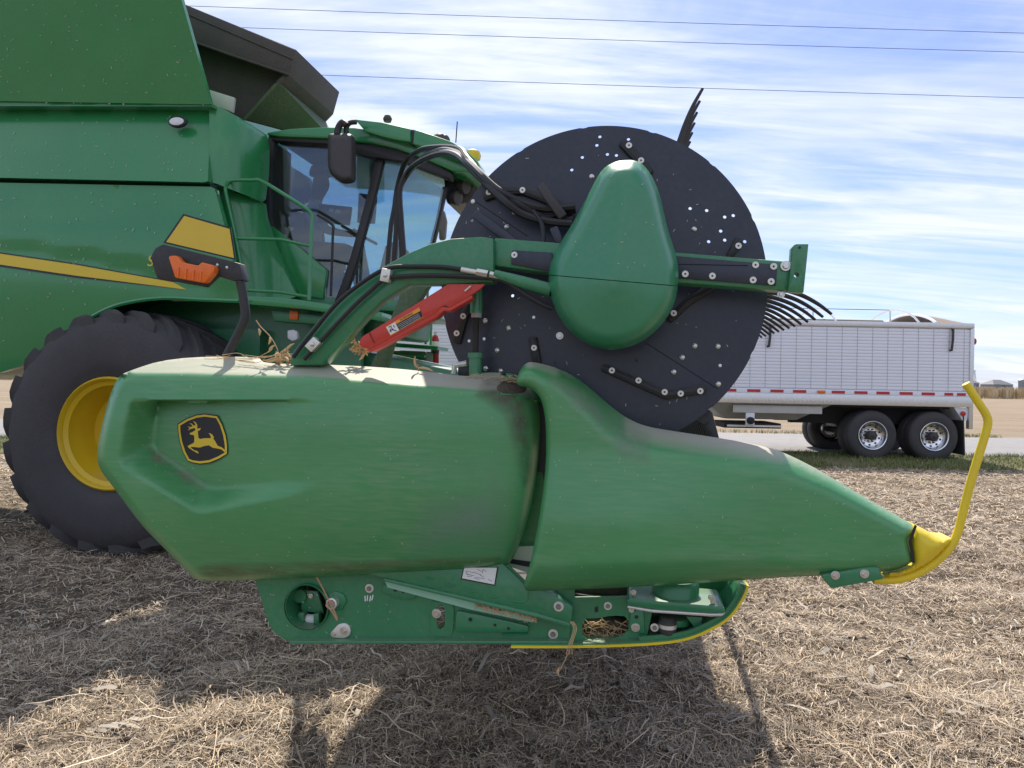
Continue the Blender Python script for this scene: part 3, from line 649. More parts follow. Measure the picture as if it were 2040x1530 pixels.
# rounded front corner of the tank body
dC = lambda x, y: 6.10 + .42 * np.clip((x - 418) / 110, 0, 1) ** 1.7 + .05 * sst(300, 212, y) - .06 * sst(438, 470, x) * sst(250, 285, y) * 0
pillow('corner_panel', [(417, 214), (440, 214), (480, 236), (521, 262), (527, 290), (526, 340), (519, 392), (512, 398), (500, 393), (432, 366), (416, 362)], dC, 'paint', cb, 12, .1)
# main side panel with wheel arch
arch = [(-620, 352), (420, 372), (428, 376), (442, 428), (452, 470), (474, 560), (476, 598), (400, 594), (330, 592), (270, 598), (215, 612), (150, 650), (95, 690), (40, 730), (0, 742), (-620, 790)]
def dM(x, y):
    q = 6.02 + .10 * ((y - 500) / 200) ** 2 + .03 * sst(400, 475, x)
    ln = line_y(x, [(-620, 395), (0, 487), (200, 515), (330, 540), (480, 575)])            # crease above the stripe
    q = q + .022 * sst(-9, 0, y - ln) * (1 - sst(0, 60, y - ln) * .5)
    return q
mp_ = pillow('side_panel', arch, dM, 'paint', cb, 16, .06)
st = [(-620, 415), (0, 505), (150, 527), (345, 562), (372, 577), (150, 549), (0, 527), (-620, 442)]
flat('stripe', st, dM, 'decal_yellow', mp_, -.006); flat('stripe_edge', [(-620, 442), (0, 527), (150, 549), (372, 577), (345, 574), (150, 553), (0, 531), (-620, 448)], dM, 'decal_black', mp_, -.008)
flat('stripe_edge', [(-620, 412), (0, 502.5), (150, 524.5), (348, 561), (345, 562), (150, 527), (0, 505), (-620, 415)], dM, 'decal_black', mp_, -.008)
text('model_letter', 'S', .13, W(292, 530, 5.99), 'decal_yellow', mp_, shear=.2); 
# arch lip and dark wheel well
pts = [W(px, py, 6.04) for px, py in ((476, 600), (400, 597), (330, 594), (270, 600), (215, 615), (150, 652), (95, 692))]
MB().tube(pts, .018, 6, 4).build('arch_lip', 'paint', cb)
sheet('wheel_well', [(95, 600), (720, 600), (720, 760), (60, 760)], 6.75, 'frame_paint', cb, .06)
sheet('axle_housing', [(300, 640), (640, 650), (640, 760), (300, 900)], 6.9, 'frame_paint', cb, 1.4)
# column beside the cab
dK = lambda x, y: 6.30 + .25 * sst(440, 560, x - (y - 400) * .2) + .1 * np.clip((x - 470) / 80, 0, 1) ** 2
pillow('front_column', [(432, 370), (500, 395), (520, 402), (524, 430), (540, 480), (562, 530), (592, 590), (560, 600), (478, 598), (468, 540), (446, 430)], dK, 'paint', cb, 10, .1)
# platform beside the cab
sheet('platform', [(480, 588), (560, 592), (700, 612), (760, 622), (760, 640), (690, 628), (600, 615), (486, 606)], 6.12, 'paint', cb, .62, bevel=.008)
lb = sheet('lamp_bracket', [(540, 617), (660, 630), (660, 648), (545, 640)], 6.30, 'frame_paint', cb, .2, bevel=.01)
sheet('amber_lamp', [(576, 618), (594, 620), (593, 638), (575, 637)], 6.28, 'orange', lb, .05, bevel=.012)
sheet('floodlight', [(572, 658), (584, 656), (592, 660), (592, 676), (582, 680), (572, 674)], 6.35, 'lens', cb, .06, bevel=.01)
# railing
rp = lambda L_, q=6.16: [W(px, py, q) for px, py in L_]
rl = MB().tube(rp([(491, 590), (470, 475), (450, 385), (452, 368), (462, 360), (500, 359), (522, 361), (570, 390), (612, 417), (622, 428), (622, 440), (619, 500), (616, 598)]), .016, 8, 4).build('railing', 'paint', cb)
MB().tube(rp([(470, 475), (560, 477), (620, 491)]), .014, 8).build('rail_bar', 'paint', rl); MB().tube(rp([(488, 578), (560, 582), (616, 592)]), .014, 8).build('rail_bar', 'paint', rl)
MB().tube([W(px, py, 6.45) for px, py in ((632, 428), (662, 448), (663, 470), (659, 590))], .012, 8, 4).build('grab_handle', 'black', cb)

# ---- cab
QN = 6.72; QW = 1.7
def bar(pts, w, q, th, name, m, par): 
    P = [np.array(p, float) for p in pts]; Lh, Rh = [], []
    for i, p in enumerate(P):
        d = P[min(i + 1, len(P) - 1)] - P[max(i - 1, 0)]; n_ = np.array((-d[1], d[0])); n_ /= np.linalg.norm(n_); Lh.append(p + n_ * w / 2); Rh.append(p - n_ * w / 2)
    return sheet(name, Lh + Rh[::-1], q, m, par, th, bevel=.006)
rear = [(543, 268), (533, 320), (529, 370), (530, 430), (542, 478), (566, 532), (596, 590)]
for dq in (0, QW): bar(rear, 15, QN + dq, .07, 'rear_pillar', 'black', cb)
bp = [(757, 312), (741, 380), (722, 450), (706, 510), (686, 570), (672, 606)]
for dq in (0, QW): bar(bp, 15, QN + dq, .07, 'door_pillar', 'black', cb)
ap = [(886, 372), (872, 440), (852, 520), (832, 600)]
for dq in (.15, QW - .1): bar(ap, 9, QN + dq, .05, 'front_pillar', 'mirror_grey', cb)
door = [(546, 276), (610, 270), (680, 276), (750, 312), (735, 400), (702, 520), (668, 600), (648, 596), (651, 540), (540, 452), (536, 430), (536, 340)]
gd = sheet('door_glass', door, QN + .03, 'door_glass', cb, .006)
sheet('quarter_glass', [(764, 314), (820, 335), (884, 378), (868, 450), (830, 602), (680, 606), (712, 510)], QN + .04, 'glass', cb, .006)
sheet('far_glass', [(540, 280), (750, 300), (884, 378), (830, 602), (600, 596), (536, 430)], QN + QW + .02, 'glass', cb, .006)
# curved windscreen
v, fcs = [], []; ns_ = 14
for j in range(7):
    s = j / 6; px = np.interp(s, [0, 1], [887, 832]); py = np.interp(s, [0, 1], [372, 602])
    for i in range(ns_ + 1):
        k = i / ns_; v.append(W(px, py, QN + .17) + V * (QW - .25) * k + U * (.22 * math.sin(math.pi * k)))
for j in range(6):
    for i in range(ns_): a = j * (ns_ + 1) + i; fcs.append((a, a + 1, a + ns_ + 2, a + ns_ + 1))
mk('windscreen', v, fcs, 'glass', cb, 60)
pn = sheet('door_panel', [(538, 448), (600, 495), (651, 538), (643, 596), (596, 588), (566, 532), (544, 482)], QN - .01, 'paint', cb, .05, bevel=.012)
sheet('far_door_panel', [(538, 448), (651, 538), (643, 596), (596, 588)], QN + QW, 'paint', cb, .05)
sheet('cab_floor', [(560, 588), (830, 600), (835, 622), (570, 612)], QN + .02, 'frame_paint', cb, QW, bevel=.01)
a_, b_, c_ = W(536, 275, QN + .06), W(529, 430, QN + .06), W(596, 590, QN + .06)
MB().hull_prism([b_ + V * .05 - Vector((0, 0, .0)), b_ + V * (QW - .05), c_ + V * (QW - .05), c_ + V * .05], [x - U * .04 for x in (b_ + V * .05, b_ + V * (QW - .05), c_ + V * (QW - .05), c_ + V * .05)]).build('rear_wall', 'interior', cb, 0)
sheet('rear_window_frame', [(536, 285), (548, 285), (541, 440), (530, 430)], QN + .1, 'interior', cb, .35)
sheet('rear_window_frame', [(536, 285), (548, 285), (541, 440), (530, 430)], QN + 1.2, 'interior', cb, .4)
# roof
roof = [(530, 268), (533, 263), (576, 256), (640, 253), (706, 254), (760, 262), (817, 268), (880, 290), (930, 318), (952, 336), (944, 346), (900, 340), (850, 318), (790, 296), (740, 285), (650, 275), (560, 272)]
sheet('cab_roof', roof, QN - .10, 'paint', cb, QW + .25, bevel=.02)
sheet('roof_trim', [(535, 272), (560, 269), (650, 272), (740, 282), (800, 297), (860, 322), (900, 345), (896, 356), (850, 340), (805, 322), (762, 315), (735, 312), (650, 286), (548, 280)], QN - .06, 'black', cb, .14, bevel=.006)
vz = sheet('roof_visor', [(706, 237), (760, 243), (817, 256), (818, 283), (790, 279), (760, 272), (728, 262)], QN - .22, 'paint', cb, .22, bevel=.012)
sheet('roof_visor', [(825, 257), (860, 268), (900, 282), (930, 300), (952, 322), (955, 332), (930, 328), (880, 305), (822, 287)], QN - .20, 'paint', cb, .3, bevel=.012)
sheet('visor_gap', [(816, 258), (826, 259), (823, 288), (815, 285)], QN - .19, 'black', cb, .2)
lampb = sheet('roof_light_bar', [(882, 345), (946, 334), (952, 352), (936, 386), (908, 407), (888, 404)], QN + .35, 'black', cb, 1.0, bevel=.03)
for px, py, dq in ((866, 282, -.02), (874, 284, .1), (916, 370, .30), (900, 392, .3)):
    MB().lathe([(.06, 0), (.075, .05), (.07, .08), (.02, .085)], W(px, py, QN + dq), (U - V * .4 - Z * .2), 14).build('work_light', 'mirror_grey', lampb)
MB().lathe([(.035, 0), (.045, .03), (.03, .06)], W(772, 243, QN + .5), (0, 0, 1), 12).build('roof_sensor', 'mirror_grey', cb)
MB().lathe([(.08, 0), (.09, .04), (.075, .08), (.03, .10)], W(941, 318, QN + 1.0), (0, 0, 1), 18).build('receiver_dome', 'yellow', cb)
MB().tube([W(908, 284, QN + .6), W(911, 242, QN + .6)], .006, 5).build('antenna', 'black', cb)
# mirrors
dR = lambda x, y: 6.30 + .07 * (1 - np.sqrt(np.clip(1 - (1 - np.clip(pdist(x, y, MIR) / 12, 0, 1)) ** 2, 0, 1)))
MIR = [tuple(p) for p in chaikin([(653, 270), (657, 265), (698, 265), (703, 272), (705, 350), (703, 360), (684, 364), (672, 360), (657, 345), (653, 330)], 2)]
mi = pillow('mirror', MIR, dR, 'mirror_grey', cb, 5, .06)
MB().tube([W(px, py, 6.40) for px, py in ((690, 268), (690, 255), (697, 245), (710, 243))], .022, 8, 4).build('mirror_arm', 'black', mi); MB().tube([W(px, py, 6.36) for px, py in ((672, 268), (674, 255), (682, 244), (690, 250))], .03, 8, 4).build('mirror_arm', 'black', mi)
MIR2 = [(872, 420), (884, 418), (889, 440), (886, 476), (874, 478)]
sheet('far_mirror', MIR2, QN + 1.9, 'mirror_grey', cb, .08, bevel=.02)
# inside the cab
se = sheet('seat_back', [(584, 420), (600, 418), (608, 430), (612, 480), (606, 505), (590, 500), (582, 470)], 7.35, 'seat', cb, .5, bevel=.05)
sheet('seat_cushion', [(590, 505), (655, 512), (655, 528), (590, 524)], 7.35, 'seat', cb, .5, bevel=.03); sheet('seat_base', [(600, 528), (640, 530), (645, 594), (595, 590)], 7.45, 'interior', cb, .3)
mo = sheet('monitor', [(634, 405), (700, 412), (695, 448), (632, 443)], 7.0, 'interior', cb, .04, bevel=.008); sheet('screen_window', [(656, 415), (665, 416), (664, 422), (655, 421)], 6.997, 'lens', mo, .002); sheet('screen_window', [(669, 416.5), (678, 417.5), (677, 424), (668, 423)], 6.997, 'lens', mo, .002)
sheet('corner_post_display', [(714, 384), (750, 390), (745, 445), (711, 443)], 7.1, 'interior', cb, .04, bevel=.008)
stc = W(716, 468, 7.55); wa = (U * .45 - Z * -.9).normalized(); e1 = V; e2 = wa.cross(V).normalized()
sw = MB().tube([stc + (e1 * math.cos(2 * math.pi * k / 24) + e2 * math.sin(2 * math.pi * k / 24)) * .19 for k in range(25)], .016, 6).build('steering_wheel', 'black', cb)
MB().tube([stc, W(735, 600, 7.55)], [.03, .06], 8).build('steering_column', 'interior', sw); MB().tube([stc - e1 * .18, stc + e1 * .18], .012, 6).build('spoke', 'black', sw)
sheet('side_console', [(600, 478), (690, 484), (700, 500), (690, 520), (600, 512)], 7.0, 'interior', cb, .22, bevel=.03)
sheet('cab_curtain', [(768, 490), (790, 478), (812, 500), (826, 540), (820, 600), (740, 600)], 8.1, 'interior', cb, .05)

# ---- front wheels
def big_wheel(c, sgn, name_lugs):
    R0, wd_ = .995, .80
    prof = [(.46, .03), (.52, -.005), (.62, -.03), (.80, -.03), (.915, .0), (.975, .05), (R0, .10), (R0 + .01, .25), (R0 + .015, wd_ / 2), (R0 + .01, wd_ - .25), (R0, wd_ - .1), (.975, wd_ - .05), (.915, wd_), (.7, wd_ + .03), (.46, wd_)]
    ty = MB().lathe(prof, c, V * sgn, 72, False).build('tyre', 'rubber', cb, 60, loc=c)
    rim = MB().lathe([(.475, .03), (.478, .005), (.462, -.012), (.448, .005), (.440, .03), (.405, .05), (.400, .10), (.385, .14), (.37, .20), (.35, .30), (.20, .31), (.0, .31)], c, V * sgn, 60, False).build('rim', 'rim_yellow', cb, 40, loc=c)
    for k in range(10):
        th = 2 * math.pi * k / 10; MB().lathe([(.022, .31), (.022, .28), (.01, .275)], c + (U * math.cos(th) + Z * math.sin(th)) * .25, V * sgn, 6).build('wheel_nut', 'steel', rim)
    # one lug, then copies spun about the axle
    v, fcs = [], []; n = 9
    for i in range(n + 1):
        s = i / n; ax_ = .012 + s * (wd_ * .47); ph = .46 * s ** .8; hw = .052 + .012 * s
        rb = np.interp(ax_, [-.03, .0, .05, .10, .25, .4], [.89, .915, .975, R0, R0 + .01, R0 + .015]) - .02; rt = R0 + .054 - .045 * max(0, 1 - (ax_ - .012) / .10) ** 2
        for rr, da in ((rb, -hw * 1.35), (rt, -hw * .8), (rt, hw * .8), (rb, hw * 1.35)):
            th = ph + da; v.append(Vector((math.cos(th) * rr, ax_, math.sin(th) * rr)))
    for i in range(n):
        for k in range(3): a = i * 4 + k; fcs.append((a, a + 4, a + 5, a + 1))
    fcs += [(0, 1, 2, 3), (n * 4 + 3, n * 4 + 2, n * 4 + 1, n * 4)]
    m1 = MB().add(v, fcs); M1 = proto('lug_mesh', m1, 'rubber'); m2 = MB().add([Vector((p.x, wd_ - p.y, p.z)) for p in v], fcs); M2 = proto('lug_mesh', m2, 'rubber')
    nl = 21
    for k in range(nl):
        for M, off in ((M1, 0), (M2, .5)):
            o = bpy.data.objects.new('lug', M); link(o, ty, c); o.rotation_euler = (Matrix.Rotation(math.atan2(-V.x * sgn, V.y * sgn), 4, 'Z') @ Matrix.Rotation(2 * math.pi * (k + off) / nl, 4, 'Y')).to_euler()
wc = W(214, 875, 5.84); wc.z = 1.02
big_wheel(wc, 1, True)
far = wc + V * 3.55; big_wheel(far, -1, True)
MB().lathe([(.12, .3), (.12, 3.2)], wc, V, 16).build('front_axle', 'frame_paint', cb)
rc = wc - U * 4.8 + V * .35; rc.z = .70
for cc_, sg in ((rc, 1), (rc + V * 2.9, -1)):
    MB().lathe([(.34, .02), (.5, 0), (.66, .05), (.70, .12), (.70, .42), (.66, .5), (.34, .5)], cc_, V * sg, 48, False).build('rear_tyre', 'rubber', cb, 60); MB().lathe([(.345, .02), (.33, .06), (.28, .14), (0, .16)], cc_, V * sg, 40, False).build('rear_rim', 'rim_yellow', cb)
MB().lathe([(.1, .2), (.1, 2.7)], rc, V, 12).build('rear_axle', 'frame_paint', cb)
# feeder house reaching to the header
fa, fb = W(560, 640, 6.9), W(760, 720, 6.9)
uu = lambda p: p.dot(U)
u0, u1 = uu(wc) + .5, -1.05
def gp(u, v, z): return G(u, v, z)
def gprism(name, sec, v0, v1, m, par, bevel=0):
    return MB().hull_prism([gp(u, v0, z) for u, z in sec], [gp(u, v1, z) for u, z in sec]).build(name, m, par, 35, bevel)
gprism('feeder_house', [(u0, 1.15), (u1, .85), (u1, 1.5), (u0, 2.0)], 6.95, 8.2, 'frame_paint', cb, .02)
gprism('front_frame', [(u0 - .4, 1.2), (u0 + .45, 1.2), (u0 + .45, 1.95), (u0 - .4, 1.95)], 6.6, 8.7, 'frame_paint', cb)
# steps, far platform and box seen between the arm and the header
sheet('far_platform', [(786, 683), (872, 690), (872, 697), (786, 691)], 8.6, 'paint', cb, .5); MB().tube([W(848, 686, 8.7), W(853, 560, 8.7)], .016, 6).build('far_rail', 'paint', cb); MB().tube([W(858, 688, 9.1), W(861, 590, 9.1)], .016, 6).build('far_rail', 'paint', cb)
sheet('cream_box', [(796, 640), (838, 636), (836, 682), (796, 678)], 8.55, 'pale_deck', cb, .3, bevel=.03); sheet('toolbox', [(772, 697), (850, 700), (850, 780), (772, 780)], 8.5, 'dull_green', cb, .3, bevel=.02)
for k in range(3): sheet('step', [(780, 706 + 26 * k), (846, 708 + 26 * k), (846, 712 + 26 * k), (780, 710 + 26 * k)], 8.45, 'paint', cb, .12)
# grain tank cover and front of the tank
cv = sheet('tank_cover', [(-300, -265), (300, -22), (365, 4), (590, 99), (576, 150), (557, 170), (549, 163), (568, 145), (578, 106), (365, 20), (300, -6), (-300, -245)], 6.72, 'tarp', cb, 1.06, bevel=.004)
sheet('cover_flap', [(300, -20), (365, 6), (589, 100), (577, 149), (470, 113), (385, 83), (300, 55)], 6.70, 'tarp', cv, .018, bevel=.004)
sheet('cover_inner', [(250, 0), (580, 110), (574, 150), (556, 165), (480, 240), (400, 262), (250, 262)], 6.92, 'tarp', cv, .03)
MB().tube([W(578, 118, 6.70) , W(578, 118, 6.72) + V * 1.06], .008, 6).build('cover_seam', 'tarp', cv); MB().tube([W(365, 24, 6.694), W(584, 118, 6.694)], .007, 6).build('cover_seam', 'tarp', cv)
MB().tube([W(385, 83, 6.69), W(470, 113, 6.69), W(577, 149, 6.69)], .012, 6).build('cover_hem', 'tarp', cv)
P = [W(556, 165, 6.66), W(556, 165, 6.66) + V * 1.1, W(640, 262, 7.2) + V * .4, W(490, 238, 6.70)]
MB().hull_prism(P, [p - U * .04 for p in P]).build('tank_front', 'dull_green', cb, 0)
sheet('tank_sensor_cover', [(416, 178), (467, 194), (463, 224), (440, 215), (422, 212)], 6.62, 'pale_deck', cb, .04, bevel=.01)

# ------------------------------------------------------------------ operator
def person():
    J = {}; E_ = []
    def j(n, px, py, q, r): J[n] = (W(px, py, q), r)
    j('pelvis', 614, 506, 7.6, .15); j('waist', 614, 480, 7.6, .14); j('chest', 620, 440, 7.6, .165); j('neck0', 627, 408, 7.6, .09); j('neck', 631, 396, 7.6, .055); j('head0', 637, 378, 7.6, .088); j('head1', 639, 358, 7.6, .10); j('head2', 638, 342, 7.6, .075)
    j('nose', 651, 370, 7.6, .022)
    for s, q in (('n', 7.38), ('f', 7.82)):
        d = -1 if s == 'n' else 1
        j('sh' + s, 624, 415, q, .075); j('el' + s, 648, 458, q + d * .04, .05); j('wr' + s, 690, 466, q - d * .02, .032); j('ha' + s, 704, 465, q - d * .04, .036)
        for k, (ox, oy, r_) in enumerate(((12, -5, .011), (15, -1, .012), (14, 3, .012), (11, 6, .010), (3, -9, .013))):
            J['f%d%s' % (k, s)] = (W(704 + ox, 465 + oy, q - d * .04 + .012 * (k - 1)), r_); E_.append(('ha' + s, 'f%d%s' % (k, s)))
        j('hi' + s, 622, 512, q + d * -.1, .10); j('kn' + s, 705, 516, q - d * .04, .072); j('an' + s, 718, 582, q - d * .02, .05); j('to' + s, 748, 592, q - d * .02, .04)
        E_.extend([('chest', 'sh' + s), ('sh' + s, 'el' + s), ('el' + s, 'wr' + s), ('wr' + s, 'ha' + s), ('pelvis', 'hi' + s), ('hi' + s, 'kn' + s), ('kn' + s, 'an' + s), ('an' + s, 'to' + s)])
    E_.extend([('pelvis', 'waist'), ('waist', 'chest'), ('chest', 'neck0'), ('neck0', 'neck'), ('neck', 'head0'), ('head0', 'head1'), ('head1', 'head2'), ('head1', 'nose')])
    names = list(J); c = J['pelvis'][0]; me = bpy.data.meshes.new('person'); me.from_pydata([tuple(J[n][0] - c) for n in names], [(names.index(a), names.index(b)) for a, b in E_], [])
    o = bpy.data.objects.new('person', me); col.objects.link(o); md = o.modifiers.new('skin', 'SKIN'); 
    sv_ = me.skin_vertices[0].data
    for i, n in enumerate(names): sv_[i].radius = (J[n][1],) * 2; sv_[i].use_root = n == 'pelvis'
    o.modifiers.new('sub', 'SUBSURF').levels = 2; o.modifiers['sub'].render_levels = 2
    bpy.context.view_layer.update(); me2 = bpy.data.meshes.new_from_object(o.evaluated_get(bpy.context.evaluated_depsgraph_get())); bpy.data.objects.remove(o)
    for m in ('shirt', 'skin', 'trousers'): me2.materials.append(MATS[m])
    hn = J['neck'][0] - c; P2 = np.array([p.center[:] for p in me2.polygons])
    for p in me2.polygons:
        q = p.center; mi_ = 0
        if q.z > hn.z - .02: mi_ = 1
        elif q.z < .06 and q.dot(U) > -.05 and q.z < (J['kn' + 'n'][0] - c).z + .12: mi_ = 2
        for s in 'nf':
            if (q - (J['ha' + s][0] - c)).length < .12: mi_ = 1
        p.material_index = mi_; p.use_smooth = True
    o = bpy.data.objects.new('person', me2); link(o, None, c)
    tag(o, 'person in a light blue shirt sitting at the controls inside the cab', 'person')
    h = J['head2'][0]; MB().lathe([(.108, -.045), (.110, .0), (.095, .045), (.05, .075), (.0, .082)], h, (0, 0, 1), 18).build('cap', 'cap_cloth', o); MB().box(h + U * .13 - Z * .035, (U, V, Z), (.06, .075, .006)).build('cap_peak', 'cap_cloth', o, 30, .004)
person()
# fire extinguisher on the far platform
p = W(866, 726, 9.2); fe = thing('fire_extinguisher', p, 'red fire extinguisher strapped upright to the far platform', 'extinguisher')
MB().lathe([(.045, 0), (.05, .01), (.05, .30), (.035, .345), (.018, .36)], p, Z, 16).build('cylinder', 'extinguisher_red', fe); MB().lathe([(.018, .36), (.02, .40)], p, Z, 10).build('valve', 'steel', fe); MB().lathe([(.0515, .13), (.0515, .17)], p, Z, 16).build('strap', 'black', fe); MB().lathe([(.0508, .20), (.0508, .28)], p, Z, 16).build('paper_label', 'white', fe)
# ------------------------------------------------------------------ header
hb = W(800, 1276, 2.5); hb.z = 0
hd = thing('header', hb, 'green draper cutting header with black reel raised beside the camera', 'header')
VE = 13.0
S = lambda px, py, q=2.6: (W(px, py, q).dot(U), W(px, py, q).z)
gprism('rear_wall', [S(560, 770), S(590, 770), S(640, 1130), S(600, 1130)], 2.62, VE, 'frame_paint', hd)
gprism('top_beam', [S(520, 762), S(640, 762), S(640, 822), S(520, 822)], 2.60, VE, 'frame_paint', hd, .01)
gprism('draper_deck', [S(640, 1118), S(1340, 1208), S(1340, 1226), S(640, 1140)], 2.60, VE, 'rubber', hd)
gprism('cutter_bar', [S(1340, 1205), S(1432, 1216), S(1440, 1226), S(1340, 1230)], 2.60, VE, 'frame_paint', hd)

# ---- rear end shield
topA = [(190, 744), (250, 745), (390, 746), (620, 751), (770, 764), (885, 772), (1001, 783), (1080, 800)]
outA = [(232, 756), (246, 742), (340, 712), (500, 710), (506, 716), (512, 722), (560, 725), (648, 726), (766, 732), (870, 743), (934, 751), (954, 742), (1000, 742), (1034, 748), (1060, 772), (1070, 800), (1073, 850), (1070, 910), (1060, 985), (1042, 1060), (1018, 1122), (1005, 1127), (900, 1136), (700, 1147), (500, 1156), (405, 1158), (388, 1153), (362, 1128), (320, 1085), (283, 1048), (224, 968), (198, 935), (192, 908), (201, 856), (218, 789)]
outA = [tuple(p) for p in chaikin(outA, 2)]
RO = [(266, 797), (620, 799), (700, 800), (760, 830), (760, 950), (705, 967), (620, 979), (404, 1021), (388, 1018), (246, 932), (237, 915), (246, 850), (256, 806)]
RI = [(316, 800), (620, 801), (700, 802), (760, 832), (760, 948), (705, 955), (622, 956), (430, 973), (414, 971), (314, 902), (305, 886), (310, 830)]
def dA(x, y):
    x = np.asarray(x, float); y = np.asarray(y, float)
    ty = line_y(x, topA); over = np.clip(ty - y, 0, None)
    q = 2.35 + over / 34 * .17 + .012 * np.exp(-np.abs(y - ty) / 9)
    q = q + .035 * np.clip((880 - y) / 140, 0, 1) ** 2 * (y > ty - 40) + .075 * np.clip((y - 960) / 190, 0, 1) ** 2
    q = q + .10 * np.clip((x - 940) / 130, 0, 1) ** 2.2
    e = pdist(x, y, outA); bl = (y > ty + 4)
    q = q + .04 * (1 - np.clip(e / 17, 0, 1)) ** 2.0 * bl
    i = pip(x, y, RI); o_ = pip(x, y, RO); do, di = pdist(x, y, RO), pdist(x, y, RI)
    t = np.where(i, 1., np.where(o_, do / (do + di + 1e-6), 0.)); t = t * .85 + .15 * t * t * (3 - 2 * t)
    return q + t * .105 * (1 - sst(330, 650, x))
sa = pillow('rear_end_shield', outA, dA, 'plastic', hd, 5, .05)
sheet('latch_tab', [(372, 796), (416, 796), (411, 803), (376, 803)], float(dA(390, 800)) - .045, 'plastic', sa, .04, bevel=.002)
# emblem
zt_ = lambda L_: [(340 + x * .0915, 800 + y * .0915) for x, y in L_]
SH = zt_([(150, 480), (330, 370), (560, 280), (740, 258), (1015, 298), (1130, 500), (1210, 720), (1245, 950), (1240, 1140), (1050, 1262), (850, 1342), (640, 1372), (480, 1342), (368, 1295), (270, 1120), (190, 880), (153, 650)])
YO = zt_([(165, 495), (350, 385), (560, 305), (740, 283), (1012, 322), (1120, 520), (1195, 740), (1225, 960), (1222, 1135), (1050, 1240), (850, 1320), (640, 1348), (480, 1322), (375, 1285), (280, 1110), (205, 880), (168, 650)])
YI = zt_([(210, 520), (380, 420), (570, 350), (740, 328), (990, 360), (1075, 520), (1145, 740), (1180, 960), (1178, 1108), (1030, 1195), (840, 1275), (640, 1300), (490, 1280), (405, 1252), (320, 1090), (250, 880), (212, 660)])
DEER = zt_([(410, 690), (430, 720), (495, 725), (515, 760), (515, 870), (495, 905), (370, 965), (385, 1000), (480, 1065), (560, 1110), (605, 1130), (610, 1115), (575, 1075), (520, 1065), (440, 1005), (450, 985), (640, 1000), (720, 970), (830, 950), (915, 1005), (1010, 1020), (1100, 1040), (1188, 1112), (1192, 1060), (1110, 995), (1025, 965), (960, 850), (925, 805), (945, 780), (900, 710), (825, 680), (865, 740), (880, 795), (720, 800), (640, 815), (605, 790), (590, 640), (640, 620), (655, 570), (600, 590), (580, 590), (580, 510), (545, 450), (485, 425), (530, 480), (540, 520), (500, 520), (460, 480), (412, 472), (460, 510), (480, 540), (430, 555), (365, 540), (400, 565), (415, 580), (370, 630), (440, 595), (520, 575), (540, 600), (530, 630), (460, 670)])
_gx, _gy = [a.ravel() for a in np.meshgrid(np.linspace(352, 456, 24), np.linspace(822, 928, 24))]
_co = np.linalg.lstsq(np.stack([_gx, _gy, np.ones_like(_gx)], 1), dA(_gx, _gy), rcond=None)[0]
_rs = float((_co[0] * _gx + _co[1] * _gy + _co[2] - dA(_gx, _gy)).max())
dE = lambda x, y: _co[0] * x + _co[1] * y + _co[2] - _rs
em = flat('emblem', dens(SH, 6), dE, 'decal_black', sa, -.0015)
flat('emblem_border', dens(YO, 6), dE, 'decal_yellow', em, -.0025, holes=[dens(YI, 6)]); flat('emblem_deer', dens(DEER, 5), dE, 'decal_yellow', em, -.0025)

# ---- front divider
outB = [(1028, 762), (1030, 752), (1037, 736), (1046, 724), (1060, 720), (1107, 732), (1148, 753), (1182, 781), (1225, 818), (1254, 838), (1289, 852), (1342, 861), (1430, 874), (1510, 888), (1560, 901), (1605, 922), (1650, 947), (1728, 994), (1822, 1047), (1822, 1047), (1822, 1047), (1807, 1077), (1807, 1077), (1817, 1119), (1817, 1119), (1800, 1131), (1767, 1139), (1700, 1143), (1635, 1147), (1560, 1150), (1480, 1156), (1274, 1169), (1060, 1178), (1046, 1176), (1043, 1165), (1057, 1121), (1075, 1030), (1088, 930), (1088, 850), (1082, 805), (1070, 782), (1050, 771), (1034, 769)]
outB = [tuple(p) for p in chaikin(outB, 2)]
crB = [(1000, 742), (1060, 752), (1110, 776), (1150, 812), (1200, 866), (1245, 896), (1300, 912), (1420, 932), (1560, 950), (1650, 985), (1740, 1030), (1830, 1075)]
def dB(x, y):
    x = np.asarray(x, float); y = np.asarray(y, float)
    cy = line_y(x, crB); up_ = np.clip(cy - y, 0, None)
    sc = np.interp(x, [1030, 1150, 1250, 1500, 1700, 1830], [40, 55, 55, 60, 42, 24])
    q = 2.36 + .125 * np.clip(up_ / sc, 0, 1.4) ** 1.7 * np.interp(x, [1030, 1100, 1500, 1830], [.7, 1, 1, .55])
    q = q - .045 * np.exp(-((x - 1180) / 260) ** 2) * sst(880, 1060, y) + .03 * ((x - 1300) / 500) ** 2
    lo = line_y(x, [(1040, 1128), (1300, 1116), (1500, 1112), (1700, 1118), (1820, 1110)])
    q = q + .055 * np.clip((y - lo) / 50, 0, 1.2) ** 1.5
    e = pdist(x, y, outB); q = q + .022 * (1 - np.clip(e / 14, 0, 1)) ** 2
    return q
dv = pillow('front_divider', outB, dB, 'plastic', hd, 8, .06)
qn = float(dB(1790, 1090))
NO = [tuple(p) for p in chaikin([(1812, 1080), (1822, 1046), (1822, 1046), (1842, 1054), (1864, 1068), (1884, 1072), (1896, 1071), (1898, 1076), (1888, 1090), (1864, 1115), (1828, 1138), (1798, 1150), (1768, 1151), (1760, 1147), (1766, 1140), (1800, 1132), (1818, 1120), (1818, 1120)], 2)]
def dN(x, y): return qn + .004 + .06 * (1 - np.sqrt(np.clip(1 - (1 - np.clip(pdist(x, y, NO) / 26, 0, 1)) ** 2, 0, 1)))
nz = pillow('divider_point', NO, dN, 'yellow', hd, 5, .08)
